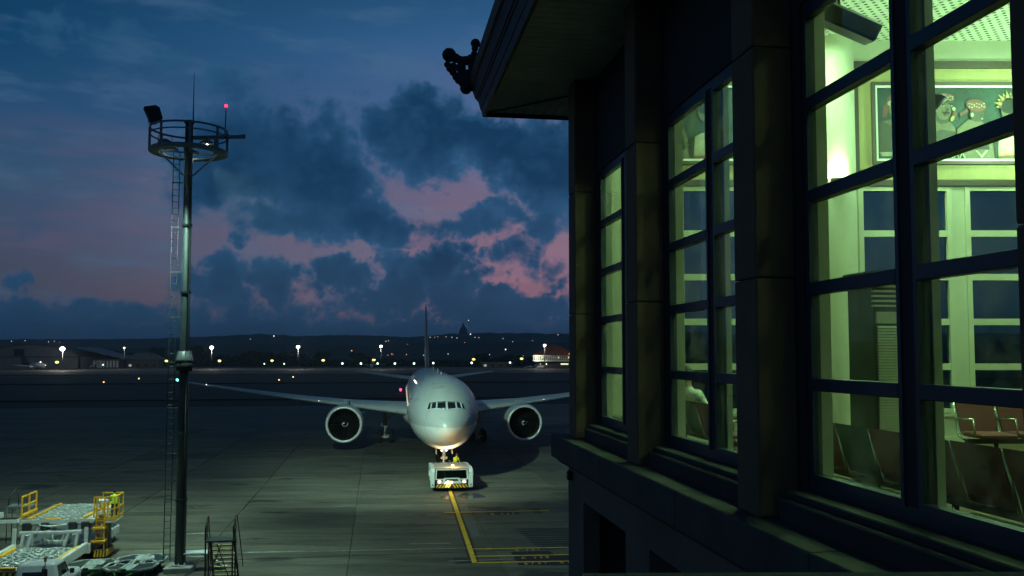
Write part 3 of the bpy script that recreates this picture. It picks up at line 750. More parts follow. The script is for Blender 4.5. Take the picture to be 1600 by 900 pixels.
# fin
def finring(z, yl, ch, th):
    pr = [(0, 0), (.03, .5), (.12, .85), (.3, 1), (.6, .75), (1, .06), (1, -.06), (.6, -.75), (.3, -1), (.12, -.85), (.03, -.5)]
    return [(t * th / 2, yl + c * ch, z) for c, t in pr]
b = MB(); b.loft([finring(7.6, 56.0, 12.5, .75), finring(9.0, 58.6, 10.4, .62), (finring(13.5, 63.0, 7.2, .46)), finring(17.5, 67.2, 4.2, .26), finring(17.9, 68.2, 3.0, .12)])
b.build('fin', pm('fin_grey_paint', (0.24, 0.26, 0.28), 0.35, 0, 0.12, .5), plane)
# landing gear
M_GEAR = pm('landing_gear_enamel', (0.55, 0.56, 0.52), 0.4, 0.1, 0.3, 6)
M_TYRE = pm('tyre_rubber', (0.018, 0.018, 0.02), 0.85, 0, 0.3, 8)
def wheel(parent, c, r, w, axis='x', hub=M_GEAR):
    wo = bpy.data.objects.new('wheel', None); col.objects.link(wo); wo.parent = parent; wo.location = c
    h = w / 2
    q = MB(); q.lathe([(-h * .9, r * .55), (-h, r * .72), (-h * .85, r * .93), (-h * .4, r), (h * .4, r), (h * .85, r * .93), (h, r * .72), (h * .9, r * .55), (-h * .9, r * .55)], (0, 0, 0), axis, 24); q.build('tyre', M_TYRE, wo)
    q = MB(); q.lathe([(-h * .75, 0.0), (-h * .75, r * .2), (-h * .5, r * .3), (-h * .7, r * .56), (h * .7, r * .56), (h * .5, r * .3), (h * .75, r * .2), (h * .75, 0.0)], (0, 0, 0), axis, 20); q.build('rim', hub, wo)
    return wo
ng = bpy.data.objects.new('nose_gear', None); col.objects.link(ng); ng.parent = plane; ng.location = (0, 6.0, 0)
q = MB(); q.tube([(0, 0, 0.5), (0, 0.05, 1.5), (0, .1, 2.9)], [.11, .14, .17], 12); q.tube([(0, -.05, 1.55), (0, -.35, 1.2), (0, -.02, .85)], .05, 6)
q.tube([(0, .1, 1.9), (0, 1.7, 2.7)], .07, 8); q.bar((-.28, -.12, 1.62), (.28, -.12, 1.62), .16, .2); q.tube([(-.25, -.1, 2.5), (0, 0, 1.8)], .045, 6); q.tube([(.25, -.1, 2.5), (0, 0, 1.8)], .045, 6)
q.build('strut', M_GEAR, ng)
for s_ in (-1, 1):
    wheel(ng, (s_ * .36, 0, .53), .53, .36)
    q = MB(); q.prism([(-.9, 2.75), (1.2, 2.6), (1.1, 1.95), (-.75, 2.0)], 'x', s_ * .68 - .03, s_ * .68 + .03); q.build('gear_door', M_WHITE, ng)
    q = MB(); q.lathe([(-.05, 0), (-.05, .09), (.08, .09), (.1, 0)], (s_ * .2, -.22, 2.25), 'y', 12); q.build('taxi_light', em('taxi_lamp', (1, .9, .7), 2.2), ng)
for s_ in (-1, 1):
    mg = bpy.data.objects.new('main_gear', None); col.objects.link(mg); mg.parent = plane; mg.location = (s_ * 5.5, 37.2, 0)
    q = MB(); q.tube([(0, 0, .7), (0, 0, 2.2), (s_ * .15, 0, 4.2)], [.16, .2, .24], 12); q.tube([(0, -1.5, .66), (0, 1.5, .66)], .16, 8); q.tube([(0, -.1, 2.4), (-s_ * 1.6, -.2, 3.9)], .09, 8)
    for k in (-1.45, 0, 1.45): q.tube([(-.7, k, .66), (.7, k, .66)], .1, 8)
    q.tube([(0, -.3, 2.2), (0, -.75, 1.6), (0, -.3, 1.0)], .06, 6); q.bar((-.2, -.24, 1.9), (.2, -.24, 1.9), .14, .3)
    q.build('strut', M_GEAR, mg)
    q = MB(); q.prism([(-.8, 3.6), (.8, 3.6), (.7, 1.9), (-.7, 1.9)], 'x', s_ * .42 - .03, s_ * .42 + .03); q.build('gear_door', M_WING, mg)
    for k in (-1.45, 0, 1.45):
        for w_ in (-1, 1): wheel(mg, (w_ * .68, k, .66), .66, .5)

# ------------------------------------------------------------------ pushback tug
TO = G(706, 768.5)
tug = thing('pushback_tug', 'white low pushback tug with striped bumper and amber beacon under the nose', 'tug', (TO.x, TO.y, 0), AZ)
HW = 1.58
def side_poly():
    p = [(0.10, 0.32), (0.10, 1.52), (0.28, 1.70), (0.8, 1.76), (5.9, 1.50), (6.1, 1.35), (6.1, 0.5)]
    arc = lambda c, r: [(c + r * math.cos(a), 0.5 + r * math.sin(a)) for a in [k * math.pi / 8 for k in range(0, 9)]]
    p += arc(5.0, .62) + arc(1.7, .62)
    return p + [(0.95, .32)]
for s_ in (-1, 1):
    q = MB(); x0 = s_ * HW; x1 = s_ * (HW - .30); q.prism(side_poly(), 'x', min(x0, x1), max(x0, x1)); sp_ = q.build('side_panel', M_GSE, tug)
    q = MB(); q.bbox(min(s_ * 1.60, s_ * 1.30), max(s_ * 1.60, s_ * 1.30), .02, .14, .40, 1.5, .02); q.build('corner_post', M_WHITE, tug)
    q = MB(); q.bbox(s_ * 1.45 - .05, s_ * 1.45 + .05, -.0, .03, .48, .58, .01); q.build('lashing_hole', M_BLACK, sp_)
    for y in (1.7, 5.0): wheel(tug, (s_ * 1.28, y, .5), .5, .34)
    q = MB(); q.bar((s_ * 1.66, .9, 1.1), (s_ * 1.66, .9, 1.5), .10, .05); q.bar((s_ * 1.55, .9, 1.45), (s_ * 1.66, .9, 1.45), .04); q.build('mirror', M_GSE, tug)
q = MB(); q.bbox(-1.27, 1.27, .35, 6.3, .38, .92, .04); q.build('chassis', M_BLACK, tug)
q = MB(); q.bbox(-1.3, 1.3, 3.7, 5.9, .93, 1.38, .05); q.build('engine_cover', M_GSE, tug)
q = MB(); q.bbox(-1.27, 1.27, .16, 3.55, 1.68, 1.78, .03); rf = q.build('cab_roof', pm('cab_roof_paint', (.33, .33, .31), .5, 0, .25, 4), tug)
for s_ in (-1, 1):
    q = MB(); q.bar((s_ * 1.2, .22, .9), (s_ * 1.16, .26, 1.7), .10, .08); q.build('windscreen_post', M_WHITE, tug)
q = MB(); q.box(-1.15, 1.15, .20, .27, 1.60, 1.68); q.box(-1.15, 1.15, .20, .27, .88, .95); q.build('windscreen_frame', M_WHITE, tug)
q = MB(); q.box(-1.14, 1.14, .235, .247, .95, 1.60); q.build('windscreen', glass('tug_glass', (.55, .62, .62), .10), tug)
q = MB(); q.box(-1.2, 1.2, 3.45, 3.5, .93, 1.66); q.build('cab_back', M_BLACK, tug)
q = MB(); q.box(-1.2, 1.2, .4, 3.4, .93, .96); q.build('cab_floor', M_BLACK, tug)
for s_ in (-1, 1):
    q = MB(); q.bbox(s_ * .6 - .25, s_ * .6 + .25, 2.3, 2.8, .95, 1.15, .04); q.bbox(s_ * .6 - .25, s_ * .6 + .25, 2.75, 2.9, 1.1, 1.55, .04); q.build('seat', M_CLOTHD, tug)
q = MB(); q.prism([(-.75, .60), (.75, .60), (.58, 1.02), (-.58, 1.02)], 'y', .02, .62); hd = q.build('front_hood', M_WHITE, tug)
q = MB(); q.prism([(-.52, .80), (.52, .80), (.44, .96), (-.44, .96)], 'y', .0, .03); q.build('grille', pm('grille_dark', (.05, .06, .055), .5, .3, .4, 30), hd)
q = MB(); q.bbox(-1.2, 1.2, .0, .34, .26, .62, .03); bp = q.build('bumper', M_BLACK, tug)
for s_ in (-1, 1):
    for k in range(5):
        x0 = .04 + k * .23; w_ = .12
        q = MB(); q.prism([(s_ * (x0), .55), (s_ * (x0 + w_), .55), (s_ * (x0 + w_ + .17), .30), (s_ * (x0 + .17), .30)] if x0 + w_ + .17 < 1.2 else [(s_ * x0, .55), (s_ * min(x0 + w_, 1.19), .55), (s_ * 1.19, .40), (s_ * 1.19, .30)], 'y', -.012, .004); q.build('hazard_stripe', M_LINE if False else M_YEL, bp)
    q = MB(); q.lathe([(-.03, 0), (-.03, .11), (.06, .13)], (s_ * .93, .08, .74), 'y', 16, False); q.build('headlight', em('tug_headlamp', (1.0, .62, .55), 1.6), tug)
    q = MB(); q.lathe([(-.02, .12), (-.02, .19), (.08, .19)], (s_ * .93, .08, .74), 'y', 16, False); q.build('headlight_bezel', M_WHITE, tug)
q = MB(); q.bbox(-.42, .06, -.03, .02, .64, .80, .01); q.build('front_reflection', em('tug_reflection_glow', (1.0, .70, .34), 4), tug)  # glowing plate imitates the front lamp's reflection on the tug
q = MB(); q.lathe([(0, .10), (.12, .11), (.2, .07), (.22, 0)], (.08, .45, 1.78), 'z', 16); bcn = q.build('beacon', em('amber_beacon', (1.0, .50, .10), 12), tug, 'glowing amber beacon')
lamp('beacon_light', 'POINT', 130, (1, .5, .12), (.08, .3, 2.1), tug, None, .1)
lamp('headlight_beam', 'SPOT', 260, (1, .8, .62), (-.3, -.1, .75), tug, None, .08, 110, .8).rotation_euler = (R(55), 0, 0)
# assumed rear work lamp, added to light the nose gear and the belly
q = MB(); q.bbox(-.12, .12, 3.42, 3.52, 1.80, 1.96, .02); q.build('assumed_rear_lamp', M_BLACK, tug)
lamp('assumed_rear_light', 'SPOT', 560, (1, .74, .42), (0, 3.7, 1.95), tug, None, .1, 120, .9).rotation_euler = (R(125), 0, 0)
q = MB(); q.tube([(-.1, 6.2, .55), (-.15, 8.6, .5)], .09, 8); q.build('tow_arm', M_GSE, tug)
q = MB(); q.tube([(-.45, 3.6, 1.4), (-.45, 3.75, 2.1)], .03, 6); q.build('exhaust_pipe', M_GSE, tug)
# ground worker bending over behind the tug, seen from the camera side
wp = Vector((TO.x, TO.y, 0)) + Matrix.Rotation(AZ, 3, 'Z') @ Vector((.62, 6.66, .36))
def std_person(bend=0.0, lean=0.0, arm=((0.30, -.25), (0.30, -.25))):
    """standing figure facing -y; bend tips the trunk forward (towards -y)"""
    sb, cb = math.sin(bend), math.cos(bend)
    def tr(h, x=0.0, f=0.0): return (x + lean * h, -sb * h - f * cb, 0.96 + cb * h - f * sb)
    P_ = lambda h, x, f, r: tr(h, x, f) + (r,)
    trunk = [(0, 0, .96, .145), P_(.22, 0, 0, .14), P_(.42, 0, 0, .155), P_(.52, 0, 0, .10), P_(.58, 0, .01, .055), P_(.66, 0, .04, .085), P_(.76, 0, .05, .095), P_(.83, 0, .04, .06)]
    ch = [trunk]
    for s_ in (-1, 1):
        hx, hf = arm[0 if s_ < 0 else 1]
        sh = P_(.48, s_ * .19, 0, .065); elb = (s_ * .25 + lean * .4, sh[1] - .06, sh[2] - .28, .045); hand = (s_ * hx + lean * .3, elb[1] + hf, elb[2] - .2, .032)
        tip = (hand[0], hand[1] - .06, hand[2] - .08, .02)
        ch.append([trunk[2], sh, elb, hand, tip])
        ch.append([(0, 0, .96, .145), (s_ * .10, .0, .86, .10), (s_ * .12, -.02, .48, .07), (s_ * .12, .02, .09, .05), (s_ * .13, -.14, .04, .04)])
    return ch, tr(.76, 0, .05)
q = MB(); q.bbox(-1.1, 1.1, 6.31, 6.95, .30, .36, .01); q.build('rear_step', M_STEEL, tug)
ch, hc = std_person(R(14), 0.10)
wk = person('person', 'ground worker in a yellow-green vest bending behind the tug', (wp.x, wp.y, .36), AZ + R(20), ch,
            [(lambda c: c.z > hc[2] - .12 and abs(c.x - hc[0]) < .13 and c.y < hc[1] + .14, M_SKIN), (lambda c: c.z > .98 and abs(c.x) < .34, M_HIVIS), (lambda c: True, M_CLOTHD)])
head_detail(wk, hc, (0, -1, -.5), M_BLACK)

# ------------------------------------------------------------------ cargo loader at the left
LO = Vector((-23.05, 45.1, 0))
ldr = thing('cargo_loader', 'white cargo loader with roller decks and yellow railings at lower left', 'cargo loader', LO, TH)
M_ROLL = pm('roller_steel', (0.42, 0.46, 0.45), 0.35, 0.5, 0.3, 8)
q = MB(); q.bbox(-1.75, 1.75, -.2, 5.0, .35, .85, .04); q.build('chassis', M_GSE, ldr)
for s_ in (-1, 1):
    for y in (.7, 4.0): wheel(ldr, (s_ * 1.55, y, .42), .42, .34)
q = MB(); q.bbox(-1.56, 1.9, -.25, 4.6, 1.95, 2.08, .02); up_ = q.build('upper_deck', M_GSE, ldr)
q = MB(); q.box(-1.56, 1.9, -.30, -.25, 1.90, 2.12); q.build('deck_edge_beam', M_WHITE, up_)
rq = MB(); rq.tube([(-.17, 0, 0), (.17, 0, 0)], .05, 6); rmesh = rq.mesh('roller'); rmesh.materials.append(M_ROLL)
for j in range(17):
    for i in range(7):
        o = obj('roller', rmesh, None, up_); o.location = (-.92 + i * .35 + (.09 if j % 2 else 0), .0 + j * .26, 2.13); o.rotation_euler = (0, 0, random.choice((0.45, -0.45, 0.2, .8))); o.location.x += random.uniform(-.07, .07); o.location.y += random.uniform(-.05, .05); o.scale = (random.uniform(.6, 1.15),) * 3
for x in (-1.16, 1.42):
    q = MB(); q.bbox(x - .07, x + .07, -.15, 4.4, 2.08, 2.20, .02); q.build('side_guide', M_YEL, up_)
for x in (-.25, .1):
    q = MB(); q.bbox(x - .2, x + .2, -.22, -.08, 2.09, 2.17, .02); q.build('stop_plate', M_YEL, up_)
q = MB(); q.bbox(-1.54, -1.30, -.1, 4.4, 2.09, 2.13, .01); q.build('walkway', pm('chequer_plate', (.22, .24, .24), .5, .3, .3, 20), up_)
# left yellow railing
q = MB()
for y in (-.2, .75, 1.7): q.bar((-1.50, y, 2.08), (-1.50, y, 3.25), .07)
for z in (2.3, 2.78, 3.25): q.bar((-1.50, -.2, z), (-1.50, 1.7, z), .07 if z > 2.4 else .14)
q.build('railing', M_YEL, ldr)
# lift frame with slanted posts
q = MB(); q.bbox(-1.45, 1.45, -.62, -.5, 1.46, 1.60, .02); q.build('cross_beam', M_WHITE, ldr)
for x, dx in ((-1.68, 0), (1.68, 0), (-.85, .2), (.85, .2), (-1.25, .1), (1.28, .1)):
    q = MB(); q.bar((x - dx, -.58, .85), (x, -.56, 1.75 if abs(x) > 1.5 else 1.5), .16 if abs(x) > 1.5 else .13, .12); q.build('frame_post', M_WHITE, ldr)
for x in (-1.2, -.35, .95, 1.55):
    q = MB(); q.bbox(x - .18, x + .18, -.45, -.1, 1.62, 1.98, .03); q.build('lift_bracket', M_BLACK, ldr)
q = MB(); q.tube([(-.6, -.4, 1.88), (.0, -.45, 1.80), (.7, -.4, 1.88)], .05, 6); q.build('hydraulic_hose', M_WHITE, ldr)
for s_ in (-1, 1):
    q = MB(); q.bar((s_ * 1.3, .1, .85), (s_ * 1.3, 3.8, 1.92), .14, .2); q.bar((s_ * 1.18, .1, 1.92), (s_ * 1.18, 3.8, .85), .1, .2); q.build('scissor_arm', M_GSE, ldr)
q = MB()
for k in range(6): q.tube([(-.55 + k * .2, -.35, .86), (-.55 + k * .2 + random.uniform(-.1, .1), -.3, 1.1 + random.uniform(0, .3))], .04, 6)
q.bbox(-.7, .7, -.3, .3, .86, 1.08, .04); q.build('pump_unit', M_GSE, ldr)
for s_ in (-1, 1):
    q = MB(); q.bbox(s_ * 1.08 - .16, s_ * 1.08 + .16, -.5, -.1, .86, 1.4, .03); q.build('control_box', M_GSE, ldr)
# front bridge deck
q = MB(); q.bbox(-1.72, 1.72, -5.3, -.7, .62, .80, .03); br = q.build('bridge_deck', M_GSE, ldr)
for j in range(20):
    for i in range(8):
        o = obj('roller', rmesh, None, br); o.location = (-1.2 + i * .34 + (.1 if j % 2 else 0), -5.1 + j * .215, .85); o.rotation_euler = (0, 0, random.choice((0.5, -0.5, 0.2, .8))); o.location.x += random.uniform(-.07, .07); o.location.y += random.uniform(-.05, .05); o.scale = (random.uniform(.6, 1.15),) * 3
for s_ in (-1, 1):
    q = MB(); q.bbox(s_ * 1.68 - .1, s_ * 1.68 + .1, -5.35, -.6, .55, 1.0, .03); q.build('side_beam', M_WHITE, br)
    q = MB(); q.bbox(s_ * 1.45 - .07, s_ * 1.45 + .07, -4.6, -1.0, .80, .94, .02); q.build('side_guide', M_YEL, br)
q = MB(); q.bbox(-1.3, .2, -5.36, -5.2, .80, .92, .02); q.build('end_stop', M_YEL, br)
q = MB(); q.bbox(-1.75, 1.75, -5.52, -5.37, .3, .78, .02); fb = q.build('front_bumper', M_BLACK, br)
for k in range(13):
    x = -1.68 + k * .26
    q = MB(); q.prism([(x, .36), (x + .12, .36), (x + .24, .72), (x + .12, .72)], 'y', -5.535, -5.518); q.build('hazard_stripe', M_YEL, fb)
q = MB(); q.bbox(-1.6, 1.6, -5.2, -.8, .3, .6, .03); q.build('bridge_chassis', M_BLACK, br)
# ladder tower and operator cage on the right
q = MB()
for x in (1.98, 2.36):
    for y in (.0, .55): q.bar((x, y, .35), (x, y, 3.1 - (.0 if x < 2.2 else .25)), .06)
for k in range(9): q.bar((1.98, .0, .5 + k * .29), (2.36, .0, .5 + k * .29), .05)
for k in range(5): q.bar((1.98, .0, .6 + k * .6), (1.98, .55, .6 + k * .6), .05)
for z in (.85, 1.5): q.bbox(1.75, 2.4, -.12, .5, z, z + .12, .02)
q.build('ladder', M_YEL, ldr)
q = MB(); q.bbox(1.9, 2.5, -.15, 1.2, .12, .52, .02); sb_ = q.build('step_box', M_BLACK, ldr)
for k in range(7):
    y = -.12 + k * .19
    q = MB(); q.prism([(y, .16), (y + .09, .16), (y + .16, .48), (y + .07, .48)], 'x', 2.498, 2.515); q.build('hazard_stripe', M_YEL, sb_)
for k in range(4):
    x = 1.93 + k * .14
    q = MB(); q.prism([(x, .16), (x + .07, .16), (x + .11, .48), (x + .04, .48)], 'y', -.165, -.148); q.build('hazard_stripe', M_YEL, sb_)
q = MB(); q.bbox(1.78, 2.83, .1, 1.7, 1.80, 1.90, .02); q.build('cage_floor', M_WHITE, ldr)
q = MB()
for x, y in ((1.81, .13), (2.33, .13), (2.80, .13), (2.80, .9), (2.80, 1.67), (1.81, 1.67)): q.bar((x, y, 1.88), (x, y, 3.1), .06)
for z in (2.02, 2.5, 3.1):
    q.bar((1.81, .13, z), (2.80, .13, z), .06, .06 if z > 2.1 else .14); q.bar((2.80, .13, z), (2.80, 1.67, z), .06, .06 if z > 2.1 else .14); q.bar((1.81, 1.67, z), (2.80, 1.67, z), .06)
q.build('operator_cage', M_YEL, ldr)
q = MB(); q.bbox(1.93, 2.33, .25, .55, 1.9, 2.33, .04); q.bbox(1.90, 2.38, .22, .6, 2.75, 2.95, .04); q.build('control_stand', M_GSE, ldr)
q = MB(); q.bar((2.28, .9, .4), (2.28, .9, 1.8), .3, .3); q.build('cage_support', M_STEEL, ldr)
ch, hc = std_person(R(6))
op = Vector(LO) + Matrix.Rotation(TH, 3, 'Z') @ Vector((2.52, 1.1, 0))
pw = person('person', 'loader operator in a yellow-green vest standing in the yellow cage', (op.x, op.y, 1.90), TH + R(200), [[(x * .85, y * .85, z * .78, r * .85) for x, y, z, r in c] for c in ch],
            [(lambda c: c.z > 1.20, M_SKIN), (lambda c: c.z > .74 and abs(c.x) < .3, M_HIVIS), (lambda c: True, M_CLOTHD)])
head_detail(pw, (hc[0] * .85, hc[1] * .85, hc[2] * .78), (0, -1, 0), M_BLACK, .085)

# ------------------------------------------------------------------ pick-up truck at the bottom edge
TK = Vector((-19.35, 36.9, 0))
trk = thing('pickup_truck', 'small white pickup truck with amber beacon seen from behind at bottom left', 'truck', TK, TH)
M_CAR = pm('white_car_paint', (0.70, 0.72, 0.72), 0.28, 0, 0.06, 1.5)
def rrect(w, y0, y1, z, c=.12): return [(-w + c, y0, z), (w - c, y0, z), (w, y0 + c, z), (w, y1 - c, z), (w - c, y1, z), (-w + c, y1, z), (-w, y1 - c, z), (-w, y0 + c, z)]
q = MB(); q.loft([rrect(.84, -.75, 1.0, .75), rrect(.85, -.78, 1.05, 1.15), rrect(.82, -.72, .92, 1.25), rrect(.74, -.60, .48, 1.80), rrect(.68, -.52, .38, 1.88), rrect(.5, -.35, .2, 1.91)]); cb = q.build('cab', M_CAR, trk)
q = MB(); q.loft([rrect(.83, 1.0, 2.35, .55), rrect(.84, .95, 2.4, .95), rrect(.78, .9, 2.3, 1.12)]); q.build('bonnet', M_CAR, trk)
q = MB(); q.loft([rrect(.80, -.8, 2.3, .38), rrect(.84, -.8, 2.35, .74)]); q.build('sill', M_CAR, trk)
M_AUTO = pm('vehicle_glass', (.02, .03, .03), .07, 0, .2, 2)
q = MB(); q.add([(-.50, -.70, 1.36), (.42, -.70, 1.36), (.42, -.62, 1.70), (-.50, -.62, 1.70)], [(0, 1, 2, 3)]); rw = q.build('rear_window', M_AUTO, cb); rw.modifiers.new('s', 'SOLIDIFY').thickness = .02
for s_ in (-1, 1):
    q = MB(); q.add([(s_ * .80, -.45, 1.30), (s_ * .80, .72, 1.30), (s_ * .745, .42, 1.74), (s_ * .745, -.40, 1.76)], [(0, 1, 2, 3) if s_ > 0 else (3, 2, 1, 0)]); sw = q.build('side_window', M_AUTO, cb); so = sw.modifiers.new('s', 'SOLIDIFY'); so.thickness = .03; so.offset = 0
    q = MB(); q.tube([(s_ * .79, -.48, 1.28), (s_ * .75, -.44, 1.78), (s_ * .75, .42, 1.76), (s_ * .81, .76, 1.28)], .025, 6); q.build('window_trim', M_BLACK, cb)
    q = MB(); q.bbox(min(s_ * .88, s_ * 1.06), max(s_ * .88, s_ * 1.06), .62, .72, 1.22, 1.42, .03); q.build('mirror', M_BLACK, trk)
    for y in (1.7, -1.9): wheel(trk, (s_ * .72, y, .33), .33, .22)
q = MB(); q.add([(-.66, .70, 1.28), (.66, .70, 1.28), (.6, .44, 1.76), (-.6, .44, 1.76)], [(3, 2, 1, 0)]); ws = q.build('windscreen', M_AUTO, cb); ws.modifiers.new('s', 'SOLIDIFY').thickness = .02
q = MB(); q.box(-.84, .84, -2.7, -.84, .62, .70); q.box(-.84, -.78, -2.7, -.84, .70, 1.08); q.box(.78, .84, -2.7, -.84, .70, 1.08); q.box(-.78, .78, -2.7, -2.64, .70, 1.08); q.box(-.78, .78, -.90, -.84, .70, 1.2); q.build('cargo_bed', M_CAR, trk)
q = MB(); q.tube([(.36, -.66, 1.0), (.36, -.66, 2.02)], .018, 6); q.build('beacon_pole', M_BLACK, trk)
q = MB(); q.lathe([(0, .055), (.16, .055), (.2, .03), (.21, 0)], (.36, -.66, 2.0), 'z', 12); q.build('beacon', pm('amber_plastic', (.30, .09, .02), .3, 0, .1, 4), trk, 'unlit amber beacon')
q = MB(); q.bbox(.28, .50, -.83, -.76, 1.0, 1.75, .03); q.build('bulkhead_pipe', M_BLACK, trk)

# ------------------------------------------------------------------ pallet dollies
M_GREEN = pm('green_dolly_paint', (.05, .22, .04), .5, 0, .3, 5)
def dolly(loc, rz, label):
    t = thing('pallet_dolly', label, 'dolly', loc, rz, 'pallet dollies parked beside the mast')
    c = .5; hw, hd = 1.12, .98
    octo = [(-hw + c, -hd), (hw - c, -hd), (hw, -hd + c), (hw, hd - c), (hw - c, hd), (-hw + c, hd), (-hw, hd - c), (-hw, -hd + c)]
    q = MB(); q.prism(octo, 'z', .42, .50); q.build('frame', M_GREEN, t)
    q = MB()
    for i in range(8):
        a, b_ = octo[i], octo[(i + 1) % 8]; q.bar((a[0], a[1], .53), (b_[0], b_[1], .53), .06, .07)
    q.build('edge_rail', M_WHITE, t)
    for s_ in (-1, 1):
        q = MB(); q.prism([(s_ * x, y) for x, y in [(.22, -.9), (.62, -.9), (1.04, -.45), (1.04, .45), (.62, .9), (.22, .9)]], 'z', .502, .515); q.build('deck_panel', pm('dolly_dark_deck', (.04, .05, .05), .4, .3, .3, 5), t)
        q = MB(); q.box(s_ * .25 - .025, s_ * .25 + .025, -.92, .92, .516, .56); q.build('guide_strip', M_WHITE, t)
    q = MB(); q.box(-.17, .17, -.93, .93, .503, .54); q.build('centre_plate', pm('dolly_centre', (.42, .50, .46), .45, .2, .25, 4), t)
    for x in (-.75, .75):
        for y in (-.6, .6): wheel(t, (x, y, .19), .19, .12)
    q = MB(); q.bar((-.4, -.99, .4), (-.1, -1.7, .3), .05); q.bar((.4, -.99, .4), (.1, -1.7, .3), .05); q.bar((-.12, -1.68, .3), (.12, -1.68, .3), .07); q.build('tow_bar', M_GREEN, t)
    q = MB(); q.bbox(-.12, .12, -1.04, -.94, .5, .60, .02); q.build('latch', M_BLACK, t)
    return t
d1 = G(213, 884.5, .5); dolly((d1.x - .25, d1.y, 0), TH - R(4), 'green-rimmed pallet dolly with two dark panels left of the mast foot')
d2 = G(141, 884, .5); dolly((d2.x, d2.y + .1, 0), TH + R(3), 'green-rimmed pallet dolly nearest the white pickup truck')
d3 = G(270, 881, .5); d3 = Vector((-17.85, 43.15, 0)); dolly((d3.x, d3.y, 0), TH + R(4), 'pallet dolly half hidden behind the foot of the mast')
q = None
# loose deck parts lying on the two rougher dollies
for (dx, dy, dz, lab) in [(d2, .25, .57, 'pale folded cargo net lying on the dolly by the truck'), (d3, .2, .57, 'pale folded cargo net lying on the dolly behind the mast')]:
    bm = MB(); N = 12; vs = []; fs = []
    for j in range(N + 1):
        for i in range(N + 1):
            x = -.75 + 1.5 * i / N; y = -.6 + 1.2 * j / N; e = min(1, 4 * min(i, N - i, j, N - j) / N)
            vs.append((x + random.uniform(-.03, .03), y + random.uniform(-.03, .03), e * (.10 + random.uniform(0, .12))))
    for j in range(N):
        for i in range(N): a = j * (N + 1) + i; fs.append((a, a + 1, a + N + 2, a + N + 1))
    bm.add(vs, fs); o = bm.build('cargo_net', pm('net_grey', (.42, .47, .46), .7, 0, .5, 14)); o.location = (dx.x + .1, dx.y + dy, dz); o.rotation_euler = (0, 0, random.random()); o.scale = (.55, .6, .7); tag(o, lab, 'cargo net', 'cargo nets on the dollies')
    o.modifiers.new('s', 'SOLIDIFY').thickness = .02

# ------------------------------------------------------------------ steps
WSP = Vector((-15.28, 43.35, 0))
st = thing('access_steps', 'small white access steps with a handrail just right of the mast', 'steps', WSP, TH)
M_BW = pm('bright_white_paint', (.78, .80, .80), .4, 0, .08, 3)
q = MB(); q.bbox(-.75, .60, -.38, .42, .78, .86, .015); q.build('platform', M_BW, st)
q = MB(); q.tube([(-.75, .40, 1.64), (.50, .40, 1.64), (.50, .40, .84)], .022, 8); q.tube([(-.72, .40, .84), (-.72, .40, 1.64)], .022, 8); q.build('handrail', M_BW, st)
q = MB()
for x in (-.7, .52):
    for y in (-.34, .38): q.bar((x, y, .0), (x, y, .78), .045)
q.build('legs', M_STEEL, st)
for k in range(4):
    z = .62 - k * .17; x = .62 + k * .19
    q = MB(); q.bbox(x, x + .22, -.38, .30, z - .03, z, .01); q.build('tread', M_BW, st)
for y in (-.40, .32):
    q = MB(); q.bar((.58, y, .78), (1.42, y, .02), .05, .12); q.build('stringer', M_STEEL, st)
BSP = G(352, 900) ; BSP = Vector((-13.05, 40.15, 0))
bs = thing('maintenance_steps', 'rusty brown maintenance steps with tall handrails at the bottom', 'steps', BSP, TH)
M_RUST = pm('rusty_brown_steel', (.15, .09, .05), .7, .3, .5, 9)
M_TREAD = pm('worn_yellow_tread', (.72, .60, .28), .7, 0, .4, 7)
q = MB(); q.bbox(-.62, .62, -.50, .42, 2.06, 2.14, .01); q.build('platform', pm('step_plate', (.10, .11, .10), .6, .3, .3, 9), bs)
for s_ in (-1, 1):
    q = MB(); q.tube([(s_ * .6, -.46, 2.1), (s_ * .6, -.46, 2.72), (s_ * .6, -.2, 2.95), (s_ * .6, .25, 3.12), (s_ * .62, .45, 3.05), (s_ * .70, 1.55, 1.0), (s_ * .72, 1.75, .5)], .022, 7)
    for y, zt in ((-.28, 2.88), (-.05, 3.0), (.2, 3.1)): q.tube([(s_ * .6, y, 2.1), (s_ * .6, y, zt)], .017, 6)
    q.tube([(s_ * .6, -.46, 2.5), (s_ * .6, .35, 2.62)], .014, 6); q.build('handrail', M_RUST, bs)
    for y in (-.44, .36):
        q = MB(); q.bar((s_ * .58, y, 0), (s_ * .58, y, 2.06), .06); q.build('leg', M_RUST, bs)
    q = MB(); q.bar((s_ * .50, .40, 2.06), (s_ * .56, 1.55, .02), .06, .14); q.build('stringer', M_RUST, bs)
for p, r_ in (((-.58, -.44, .1), (.1, -.44, 2.0)), ((.58, -.44, .1), (-.1, -.44, 2.0)), ((-.58, -.44, .3), (-.58, .36, 1.9))):
    q = MB(); q.bar(p, r_, .035); q.build('cross_brace', M_RUST, bs)
for k in range(9):
    f = (k + .5) / 9.2; q = MB(); q.bbox(-.50, .52, .40 + 1.15 * f - .05, .40 + 1.15 * f + .14, 2.06 - 2.04 * f - .055, 2.06 - 2.04 * f, .008); q.build('tread', M_TREAD, bs)
